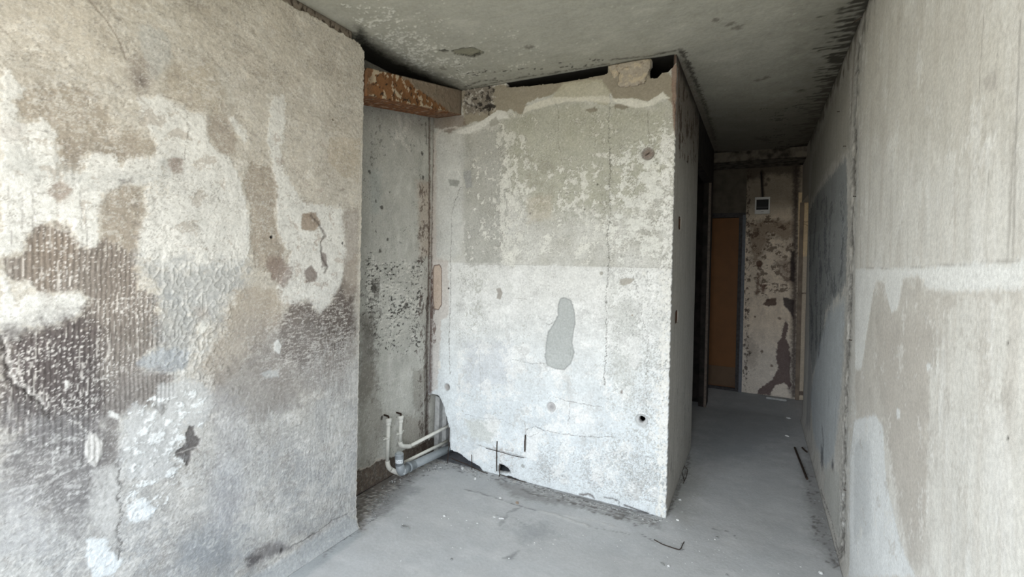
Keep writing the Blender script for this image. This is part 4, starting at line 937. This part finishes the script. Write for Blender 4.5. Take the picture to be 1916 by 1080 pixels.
# ------------------------------------------------------------------ door at the end of the corridor
bm = bmesh.new(); bx(bm, -1.0, -.19, UE+.035, UE+.075, .03, 1.955, .003); d = mk('door_1', bm, WOODD, None, 'structure')
bm = bmesh.new(); bx(bm, -.98, -.20, UE+.028, UE+.034, .04, .26, .002); mk('kick_plate', bm, WOODK, d)
bm = bmesh.new()
bx(bm, -1.02, -.13, UE-.012, UE+.08, 1.955, 2.01); bx(bm, -1.02, -.985, UE-.01, UE+.08, 0, 1.955); bx(bm, -.196, -.160, UE-.010, UE+.08, 0, 1.955); bx(bm, -1.0, -.19, UE-.005, UE+.08, 0, .028)
mk('door_frame', bm, FRAMEM, d)
bm = bmesh.new(); bx(bm, -.160, -.128, UE-.018, UE+.02, 0, 1.985, .003); mk('frame_edge', bm, FRAMEL, d)

# ------------------------------------------------------------------ breaker box
bbx = thing('breaker_box', (.031, UE, 2.076), 'white plastic breaker box with dark window high on the end wall', 'electrical box')
def P_(n, bm, m, par=bbx, **k): o = mk(n, bm, m, None, **k); place(o, par); return o
x0, x1, z0, z1 = -.042, .103, 1.985, 2.168; y1 = UE-.001
bm = bmesh.new(); bx(bm, x0+.004, x1-.004, UE-.05, y1, z0+.004, z1-.004, .003); P_('housing', bm, PANELW)
bm = bmesh.new(); wx0, wx1, wz0, wz1 = x0+.014, x1-.014, z0+.045, z1-.025; yf = UE-.064
bx(bm, x0, wx0, yf, UE-.05, z0, z1, .002); bx(bm, wx1, x1, yf, UE-.05, z0, z1, .002); bx(bm, wx0, wx1, yf, UE-.05, z0, wz0, .002); bx(bm, wx0, wx1, yf, UE-.05, wz1, z1, .002)
cov = P_('cover', bm, PANELW)
bm = bmesh.new(); bx(bm, wx0, wx1, UE-.058, UE-.055, wz0, wz1); P_('dark_window', bm, GLASSD)
bm = bmesh.new(); bx(bm, wx0+.004, wx1-.004, UE-.061, UE-.058, wz0+.02, wz0+.034); P_('breaker_row', bm, BRKM)
bm = bmesh.new(); tube(bm, [(.031+.012*math.cos(a), yf-.001, z0+.030-.008*math.sin(a)) for a in np.linspace(0.2, math.pi-.2, 8)], .0016, 6); P_('latch', bm, BRKM)
bm = bmesh.new(); tube(bm, [at_y(UE-.015, q) for q in [(1424, 322), (1425, 345), (1427, 368)]], .008, 8); P_('conduit', bm, SOOT_SHADE)

# ------------------------------------------------------------------ rusty beam
def beam():
    n = 180; mh = 26; md = 32
    y0, y1 = UL+.006, UF-.004; xf, xb = -1.85, -2.055
    def zb(y): return 2.2850+.163*(y-1.875)
    def zt(y): return 2.434+.187*(y-1.88)
    ring = [(xf, k/mh) for k in range(mh+1)] + [(xf+(xb-xf)*k/md, 1.0) for k in range(1, md+1)] + [(xb, 1-k/mh) for k in range(1, mh+1)] + [(xb+(xf-xb)*k/md, 0.0) for k in range(1, md)]
    m_ = len(ring); Y = np.repeat(np.linspace(y0, y1, n), m_)
    X = np.tile([r[0] for r in ring], n); Tt = np.tile([r[1] for r in ring], n)
    z_ = zb(Y)+Tt*(zt(Y)-zb(Y))
    a = Y; b = z_+(X-xf)*1.0
    n1 = fbm(a/.05, b/.05, 4, 401); n2 = fbm(a/.02, b/.02, 3, 402); n3 = fbm(a/.15, b/.1, 3, 403)
    col = np.tile(lin((124, 88, 58)), (len(a), 1))
    def mx(m, c):
        nonlocal col
        m = np.clip(m, 0, 1)[:, None]; col = col*(1-m)+lin(c)*m
    mx(sst(-.3, .5, n3)*.6, (98, 68, 45)); mx(sst(.0, .5, n2)*.35, (140, 104, 72))
    top = sst(.75, 1., Tt)*.35; low = sst(.14, .0, Tt)*.25*(X > xf-.001)
    pe = sst(.20, .23, n1+top+low+.25*n2-.06)*sst(2.75, 2.5, Y)
    mx(pe*.9, (178, 164, 142)); h = pe*.0015
    dk = sst(.38, .42, fbm(a/.03, b/.03, 3, 404)); mx(dk*.9, (48, 40, 34))
    gr = sst(-.02, .02, (Y-2.40)+.5*(Tt-.45)+.06*n1); mx(gr*.92, (132, 120, 106)); mx(gr*sst(.2, .4, n1)*.5, (110, 100, 88))
    mx(sst(2.74, 2.77, Y)*.6, (84, 76, 68))
    mx(sst(1.93, 1.90, Y)*.5, (96, 76, 60))  # near end: shadow beside the left wall painted in
    und = (Tt <= .001); mx(und*.45, (132, 84, 56)); mx(und*sst(.1, .25, n2)*.8, (72, 52, 40))
    mx((Tt >= .999)*.9, (30, 28, 26))
    P = np.stack([X, Y, z_], 1); P[:, 0] += h*(X > xf-.001)+.0025*n1*(X > xf-.001); P[:, 2] += .002*n1*und
    faces = []
    for i in range(n-1):
        for k in range(m_):
            k2 = (k+1) % m_; faces.append((i*m_+k, i*m_+k2, (i+1)*m_+k2, (i+1)*m_+k))
    faces.append(tuple(range(m_))[::-1]); faces.append(tuple((n-1)*m_+k for k in range(m_)))
    me = bpy.data.meshes.new('beam'); me.from_pydata(P.tolist(), [], faces)
    at = me.color_attributes.new('paint', 'FLOAT_COLOR', 'POINT')
    at.data.foreach_set('color', np.concatenate([np.clip(col, .003, 1), np.ones((len(col), 1))], 1).astype(np.float32).ravel())
    me.materials.append(PLASTER); o = bpy.data.objects.new('beam', me); C.objects.link(o)
    tag(o, 'brown beam with peeling rusty paint spanning the alcove under the ceiling', 'beam')
beam()

# ------------------------------------------------------------------ pipes in the alcove
def pt(dv, q): return Vector(at_x(VA+dv, q))
def socket(bm, p, d, r0, r1, l):   # flared coupling
    p = Vector(p); d = Vector(d).normalized()
    tube(bm, [(p, r0), (p+d*.001, r1), (p+d*l, r1), (p+d*(l+.004), r0)], r1, 18)
def sub(n, bm, m, par): o = mk(n, bm, m, par, smooth=False); [setattr(p, 'use_smooth', True) for p in o.data.polygons if len(p.vertices) == 4]; return o
PR = .0115
DV = .036
# riser that goes down behind the drain fitting
top1 = pt(DV, (727, 786)); bot1 = pt(DV, (723, 874)); bot1.x = top1.x
bot1.y = top1.y-.004
out1 = pt(DV+.02, (745, 884))
r1 = bmesh.new(); e1 = bpy.data.objects.new
pw = thing('water_pipe', (top1.x, top1.y, 0), 'white plastic water pipe nearest the camera, its elbow tucked behind the grey drain', 'pipe')
tube(r1, [top1, bot1+Vector((0, 0, .03))], PR, 18); o = sub('riser', r1, PVCW, None); place(o, pw)
bm = bmesh.new(); socket(bm, top1+Vector((0, 0, .012)), (0, 0, -1), PR, PR*1.62, .026); socket(bm, top1+Vector((0, 0, -.016)), (0, 0, -1), PR, PR*1.3, .018); place(sub('coupling', bm, PVCW, None), pw)
bm = bmesh.new(); tube(bm, [top1+Vector((0, 0, .012)), top1+Vector((0, 0, .022)), top1+Vector((-.05, 0, .026))], .006, 10); place(sub('threaded_stub', bm, STEEL, None), pw)
endL = Vector(at_y(UF+.03, (838, 825))); stL = pt(.075, (752, 868))
corner = Vector((top1.x, bot1.y, bot1.z))
mid = pt(.05, (735, 882)); 
bm = bmesh.new(); pth = bend(top1, corner, mid+(mid-corner)*1.0, .035, 8); tube(bm, pth, PR*1.3, 18); tube(bm, [pth[-1], pt(.06, (750, 888))], PR*1.3, 18); place(sub('elbow', bm, PVCW, None), pw)
bm = bmesh.new(); tube(bm, [pt(.06, (750, 888)), stL, endL], PR, 18); place(sub('branch', bm, PVCW, None), pw)
bm = bmesh.new(); c_ = pt(DV, (724, 820)); c_.x = top1.x
tube(bm, [c_+Vector((.0, -.030, .0)), c_+Vector((.0, -.018, 0)), c_+Vector((.006, .0, 0)), c_+Vector((0, .018, .001)), c_+Vector((0, .030, .010))], .0045, 8)
tube(bm, [c_+Vector((0, 0, -.006)), c_+Vector((0, 0, .006))], PR*1.2, 16); tube(bm, [c_, c_-Vector((DV-.004, 0, 0))], .005, 8); place(sub('pipe_clip', bm, PVCW, None), pw)
# second pipe
top2 = pt(DV, (750, 781)); bot2 = pt(DV, (747, 833)); bot2.x = top2.x; bot2.y = top2.y-.003
endU = Vector(at_y(UF+.03, (841, 796)))
pe_ = pt(DV+.015, (765, 836))
pw2 = thing('water_pipe', (top2.x, top2.y, 0), 'white plastic water pipe bending right at knee height into the broken corner above the drain', 'pipe')
bm = bmesh.new(); tube(bm, [top2, bot2+Vector((0, 0, .02))], PR, 18); place(sub('riser', bm, PVCW, None), pw2)
bm = bmesh.new(); socket(bm, top2+Vector((0, 0, .012)), (0, 0, -1), PR, PR*1.62, .026); socket(bm, top2+Vector((0, 0, -.016)), (0, 0, -1), PR, PR*1.3, .018); place(sub('coupling', bm, PVCW, None), pw2)
bm = bmesh.new(); tube(bm, [top2+Vector((0, 0, .012)), top2+Vector((0, 0, .022)), top2+Vector((-.05, 0, .026))], .006, 10); place(sub('threaded_stub', bm, STEEL, None), pw2)
bm = bmesh.new(); pth = bend(top2, bot2, pt(DV+.012, (758, 838)), .02, 8); pth += bend(pth[-1], pe_, endU, .012, 6)
tube(bm, pth, PR*1.32, 18); place(sub('elbow', bm, PVCW, None), pw2)
bm = bmesh.new(); tube(bm, [pe_, endU], PR, 18); place(sub('branch', bm, PVCW, None), pw2)
bm = bmesh.new(); c_ = pt(DV, (749, 811)); c_.x = top2.x
tube(bm, [c_+Vector((.0, -.032, .004)), c_+Vector((.0, -.018, 0)), c_+Vector((.006, .0, 0)), c_+Vector((0, .018, .001)), c_+Vector((0, .030, .012))], .0045, 8)
tube(bm, [c_+Vector((0, 0, -.006)), c_+Vector((0, 0, .006))], PR*1.2, 16); tube(bm, [c_, c_-Vector((DV-.004, 0, 0))], .005, 8); place(sub('pipe_clip', bm, PVCW, None), pw2)
# drain
dA = pt(.14, (770, 872)); dB = Vector(at_y(UF+.03, (843, 838))); dd = (dB-dA).normalized()
dp = thing('drain_pipe', (dA.x, dA.y, 0), 'thick grey plastic drain pipe with upright stickered fitting low in the alcove', 'pipe')
bm = bmesh.new(); tube(bm, [dA, dB], .0265, 24); place(sub('main_pipe', bm, PVCG, None), dp)
bm = bmesh.new(); tube(bm, [(dA-dd*.030, .030), (dA-dd*.028, .033), (dA-dd*.018, .033), (dA-dd*.016, .030), (dA+dd*.02, .030), (dA+dd*.022, .0285)], .03, 24); place(sub('pipe_collar', bm, PVCG, None), dp)
fT = pt(.14, (747, 848)); fM = pt(.14, (748, 868)); fM = Vector((fT.x, fT.y+.004, fM.z))
el = dA-dd*.028
bm = bmesh.new(); pth = [fM]+bend(fM, Vector((fM.x, (fM.y*.8+el.y*.2), el.z-.004)), el, .022, 7)+[el]; tube(bm, pth, .0265, 24); ef = sub('elbow_fitting', bm, PVCG, None); place(ef, dp)
bm = bmesh.new(); tube(bm, [(fT, .024), (fT-Vector((0, 0, .003)), .027), (fT-Vector((0, 0, .016)), .0275), (fT-Vector((0, 0, .018)), .025), (fT-Vector((0, 0, .022)), .0268), (fM, .0268)], .027, 24)
fit = sub('upright_fitting', bm, PVCG, None); place(fit, dp)
bm = bmesh.new(); tube(bm, [(fT+Vector((0, 0, .0005)), .021), (fT+Vector((0, 0, .003)), .019)], .02, 20); place(sub('cap', bm, solid('cap_grey', (178, 186, 190), .5), None), dp)
# sticker: curved patch on the fitting facing the camera, with its short wordmark
def sticker(c, ax, r, a0, a1, half, par, letters=True, tilt=0):
    c = Vector(c); ax = Vector(ax).normalized(); tocam = (Vector((0, 0, CH))-c); u = (tocam-ax*tocam.dot(ax)).normalized(); v = ax.cross(u)
    bm = bmesh.new(); n = 12; rows = []
    for i in range(n+1):
        a = a0+(a1-a0)*i/n; d_ = u*math.cos(a)+v*math.sin(a)
        rows.append((bm.verts.new(c+d_*r+ax*(half+tilt*i/n)), bm.verts.new(c+d_*r+ax*(-half+tilt*i/n))))
    for i in range(n): bm.faces.new((rows[i][1], rows[i+1][1], rows[i+1][0], rows[i][0]))
    s_ = mk('sticker', bm, STICKER, None); place(s_, par)
    if letters:  # the squiggly wordmark, read as "Cerd"
        strokes = {'C': [(.9, .85), (.5, 1), (.1, .6), (.1, .3), (.5, 0), (.9, .15)], 'e': [(.15, .35), (.8, .4), (.75, .62), (.4, .65), (.15, .4), (.2, .1), (.55, 0), (.85, .1)], 'r': [(.2, 0), (.2, .62), (.25, .45), (.6, .64), (.8, .6)], 'd': [(.8, 1), (.8, 0), (.75, .1), (.4, 0), (.15, .25), (.35, .6), (.78, .5)]}
        bm = bmesh.new(); W = abs(a1-a0)*.72/4; st0 = -W*2
        for k, ch in enumerate('Cerd'):
            pts = []
            for (x_, y_) in strokes[ch]:
                a = st0+(k+x_)*W; d_ = u*math.cos(a)+v*math.sin(a); pts.append(c+d_*(r+.0006)+ax*((y_-.45)*half*1.3))
            tube(bm, pts, .0007, 5)
        mk('lettering', bm, INKM, s_)
sticker(fM*.45+fT*.55+Vector((0, 0, -.012)), (0, 0, 1), .0276, -.95, .85, .0115, dp, True, -.003)
em = Vector(pth[4]); sticker(em, (pth[5]-pth[3]), .0273, -.9, .5, .009, dp, True)

# ------------------------------------------------------------------ bare reinforcement at the foot of the front wall
def rod(pts, r, label, cat='rebar', name='rebar', group=None, mat=STEEL):
    bm = bmesh.new(); tube(bm, pts, r, 8); o = mk(name, bm, mat); tag(o, label, cat, group); return o
fy = UF-.012
def fr(q, off=.012): return Vector(at_y(UF-off, q))
rod([fr((841, 800), .02), fr((840, 835), .024), fr((838, 858), .03), fr((836, 873), .03)], .0025, 'thin rusty rod standing at the broken corner where the pipes enter the wall')
rod([fr((882, 851), .02), fr((883, 880), .022)], .0025, 'short rusty rod stub under the torn plaster, between pipes and tallest rod')
rod([fr((930, 826), .008), fr((929, 855), .010), fr((929, 882), .014)], .0032, 'tallest rusty upright rod at the wall foot, crossed by the nearly level rod')
rod([fr((935, 868), .02), fr((935, 888), .024), fr((934, 892), .026)], .0035, 'short rusty rod beside the small black hole at the wall foot')
rod([fr((983, 814), .008), fr((982, 828), .011), fr((982, 845), .008)], .0042, 'short thick rusty rod set in the wall below the long crack')
rod([fr((909, 839), .008), fr((940, 847), .016), (fr((960, 853), .014)), fr((981, 857), .008)], .0020, 'long thin rusty rod crossing the tallest upright one, nearly level', 'rebar')
rod([fr((845, 858), .03), fr((870, 868), .02), fr((905, 884), .03), fr((912, 886), .03)], .0028, 'bent rusty rod lying along the floor under the torn plaster edge', 'rebar')
rod([fr((935, 888), .02), fr((960, 896), .02), fr((985, 903), .02)], .0026, 'rusty rod along the floor from the small black hole rightwards', 'rebar')

# nails in the right wall
def nail(q, label):
    p = Vector(at_x(VR, q)); bm = bmesh.new()
    tube(bm, [(p+Vector((.01, 0, 0)), .0022), (p+Vector((-.010, -.002, .001)), .0018), (p+Vector((-.0105, -.002, .001)), .0036), (p+Vector((-.012, -.002, .001)), .0036)], .002, 8)
    tag(mk('nail', bm, STEEL), label, 'nail')
nail((1571, 209), 'small rusty nail in the right wall, highest of the nails')
nail((1583, 274), 'small rusty nail in the right wall, second from the top')
nail((1602, 368), 'small rusty nail right of the wall joint, above the filler band')
nail((1594, 637), 'small rusty nail by the wall joint, at waist height below the filler band')
nail((1584, 918), 'small rusty nail by the wall joint, lowest one near the floor')
# wires and chips hanging at the ceiling corner
rod([Vector(at_x(VR-.01, (1592, 48))), Vector(at_x(VR-.05, (1600, 40))), Vector(at_x(VR-.03, (1612, 32)))], .002, 'short dark wire end sticking out at the ceiling corner of the right wall', 'wire', 'wire_end')

# things on the floor
p0 = Vector(at_z(.008, (1487, 838))); p1 = Vector(at_z(.008, (1510, 896)))
rod([p0, p1], .0075, 'straight dark steel rod lying on the corridor floor by the right wall', 'rod', 'steel_rod')
bm = bmesh.new(); a = Vector(at_z(0, (1433, 744))); b = Vector(at_z(0, (1470, 744)))
bx(bm, a.x, b.x, 5.76, 5.80, .001, .022, .003); tag(mk('wood_strip', bm, CONCM), 'pale narrow batten lying at the foot of the end wall', 'batten')
rod([Vector(at_z(.006, q)) for q in [(1501, 838), (1506, 843), (1510, 846)]], .006, 'stubby dark metal offcut beside the right wall, next to the long rod', 'offcut', 'metal_offcut')
rod([Vector(at_z(.004, q)) for q in [(1224, 1010), (1240, 1019), (1270, 1029), (1274, 1027)]]+[Vector(at_z(.010, (1277, 1020))), Vector(at_z(.004, (1280, 1014)))], .0022, 'thin bent wire on the floor in front of the wall corner, hooked at its end', 'wire', 'bent_wire')
rod([Vector(at_z(.003, q)) for q in [(1278, 905), (1284, 893), (1287, 880), (1281, 872), (1276, 883), (1280, 900)]], .002, 'loop of thin wire on the floor against the corridor left wall', 'wire', 'wire_loop')

rnd = random.Random(5)
def chunk_bm(bm, c, a, b_, h, rz):
    n = 7; base = []; top = []
    for k in range(n):
        t = 2*math.pi*k/n+rnd.uniform(-.3, .3); r = rnd.uniform(.75, 1.1)
        x = math.cos(t)*a*r; y = math.sin(t)*b_*r
        X = c[0]+x*math.cos(rz)-y*math.sin(rz); Y = c[1]+x*math.sin(rz)+y*math.cos(rz)
        base.append(bm.verts.new((X, Y, c[2]))); q = rnd.uniform(.5, .85)
        top.append(bm.verts.new((c[0]+(X-c[0])*q, c[1]+(Y-c[1])*q, c[2]+h*rnd.uniform(.7, 1.1))))
    bm.faces.new(top); bm.faces.new(base[::-1])
    for k in range(n): bm.faces.new((base[k], base[(k+1) % n], top[(k+1) % n], top[k]))
CH_ = solid('plaster_chip', (200, 202, 202), .95, 0, .06, 60); CG = solid('grey_chip', (136, 138, 138), .95, 0, .12, 60)
CG2 = solid('dusty_crumb', (172, 174, 174), .95, 0, .12, 60)
CB = solid('brown_chip', (150, 136, 122), .95, 0, .12, 60)
chips = [((757, 988), .032, .012, .010, CG, 'flat grey plaster lump, largest on the near left floor'),
 ((831, 966), .012, .008, .007, CH_, 'small pale chip on the floor left of the pair of chips'),
 ((925, 968), .009, .007, .006, CH_, 'round pale chip, left one of the pair lying close together on the floor'),
 ((938, 971), .017, .007, .007, CH_, 'oblong pale chip, right one of the pair lying close together on the floor'),
 ((968, 942), .014, .009, .009, CB, 'brownish chip lying on the floor ridge'),
 ((936, 933), .010, .006, .008, CH_, 'pale chip on the left part of the floor ridge'),
 ((893, 980), .006, .005, .004, CH_, 'tiny pale chip between the left floor chips'),
 ((1240, 1056), .018, .006, .006, CG, 'thin grey flake near the lower edge below the wall corner'),
 ((1251, 1060), .007, .006, .006, CH_, 'tiny white chip beside the thin grey flake'),
 ((1342, 1006), .012, .008, .005, CG, 'small dark flake in the middle of the corridor mouth'),
 ((1475, 783), .022, .014, .010, CH_, 'white chip on the corridor floor nearest the end wall'),
 ((1472, 816), .022, .012, .008, CH_, 'pale chip on the corridor floor left of the steel rod'),
 ((1268, 974), .009, .007, .008, CH_, 'pale crumb on the floor right of the wall corner'),
 ((1272, 936), .010, .007, .008, CH_, 'pale crumb beside the corridor left wall, further in than the corner one'),
 ((1536, 1073), .014, .010, .009, CH_, 'white chip near the lower edge by the right wall'),
 ((1360, 1076), .008, .006, .005, CG, 'grey crumb at the lower edge of the corridor mouth'),
 ((845, 1047), .010, .007, .006, CG, 'small grey crumb on the near floor in front of the pipes'),
 ((889, 897), .014, .009, .012, CH_, 'pale lump under the torn plaster, right of the pipes'),
 ((865, 878), .012, .009, .012, CH_, 'pale lump by the rod at the broken corner')]
for q, a, b_, h, m, lb in chips:
    bm = bmesh.new(); c = at_z(.001, q); chunk_bm(bm, c, a, b_, h, rnd.uniform(-.6, .3))
    tag(mk('plaster_chip', bm, m), lb, 'rubble')
# uncountable crumbs along the foot of the walls
def crumbs(bm, paths, n, width, rs, mi):
    for k in range(n):
        P = rnd.choice(paths); i = rnd.randrange(len(P)-1); t = rnd.random()
        a = at_z(0, P[i]); b = at_z(0, P[i+1]); c = a+(b-a)*t
        c = c+np.array([rnd.gauss(0, width), -abs(rnd.gauss(0, width)), 0]); c[2] = .001
        if not (-2.06 < c[0] < VR-.02): continue
        if c[1] > UF-.01 and c[0] < VB+.01: continue
        if c[1] > 3.5 or (c[0] < VL+.03 and c[1] < UL+.02): continue
        n0 = len(bm.faces); r = rs*rnd.uniform(.5, 1.6)**1.5
        chunk_bm(bm, c, r, r*rnd.uniform(.5, .9), r*rnd.uniform(.4, .8), rnd.uniform(0, 3))
        bm.faces.ensure_lookup_table()
        for f in bm.faces[n0:]: f.material_index = mi
bm = bmesh.new()
crumbs(bm, [[(735, 900), (770, 885), (845, 862), (905, 888), (985, 905)], [(790, 880), (845, 866), (905, 890)], [(985, 905), (1100, 938), (1240, 975)]], 380, .028, .0042, 0)
crumbs(bm, [[(672, 980), (700, 930), (735, 900)], [(985, 905), (1240, 975)], [(690, 975), (720, 940), (740, 920)], [(1240, 975), (1285, 860)], [(1530, 930), (1580, 1060)]], 300, .03, .0040, 1)
crumbs(bm, [[(700, 1040), (1000, 1000), (1500, 1050)], [(1250, 960), (1300, 1000), (1270, 1040)], [(800, 950), (1000, 980), (1200, 1020)]], 100, .12, .0028, 2)
tag(mk('rubble_crumbs', bm, [CG2, CG, CH_], None, 'stuff'), 'pale and grey plaster crumbs strewn along the wall feet and over the floor', 'rubble')
print('tris', sum(len(o.data.polygons)*2 for o in bpy.data.objects if o.type == 'MESH'))
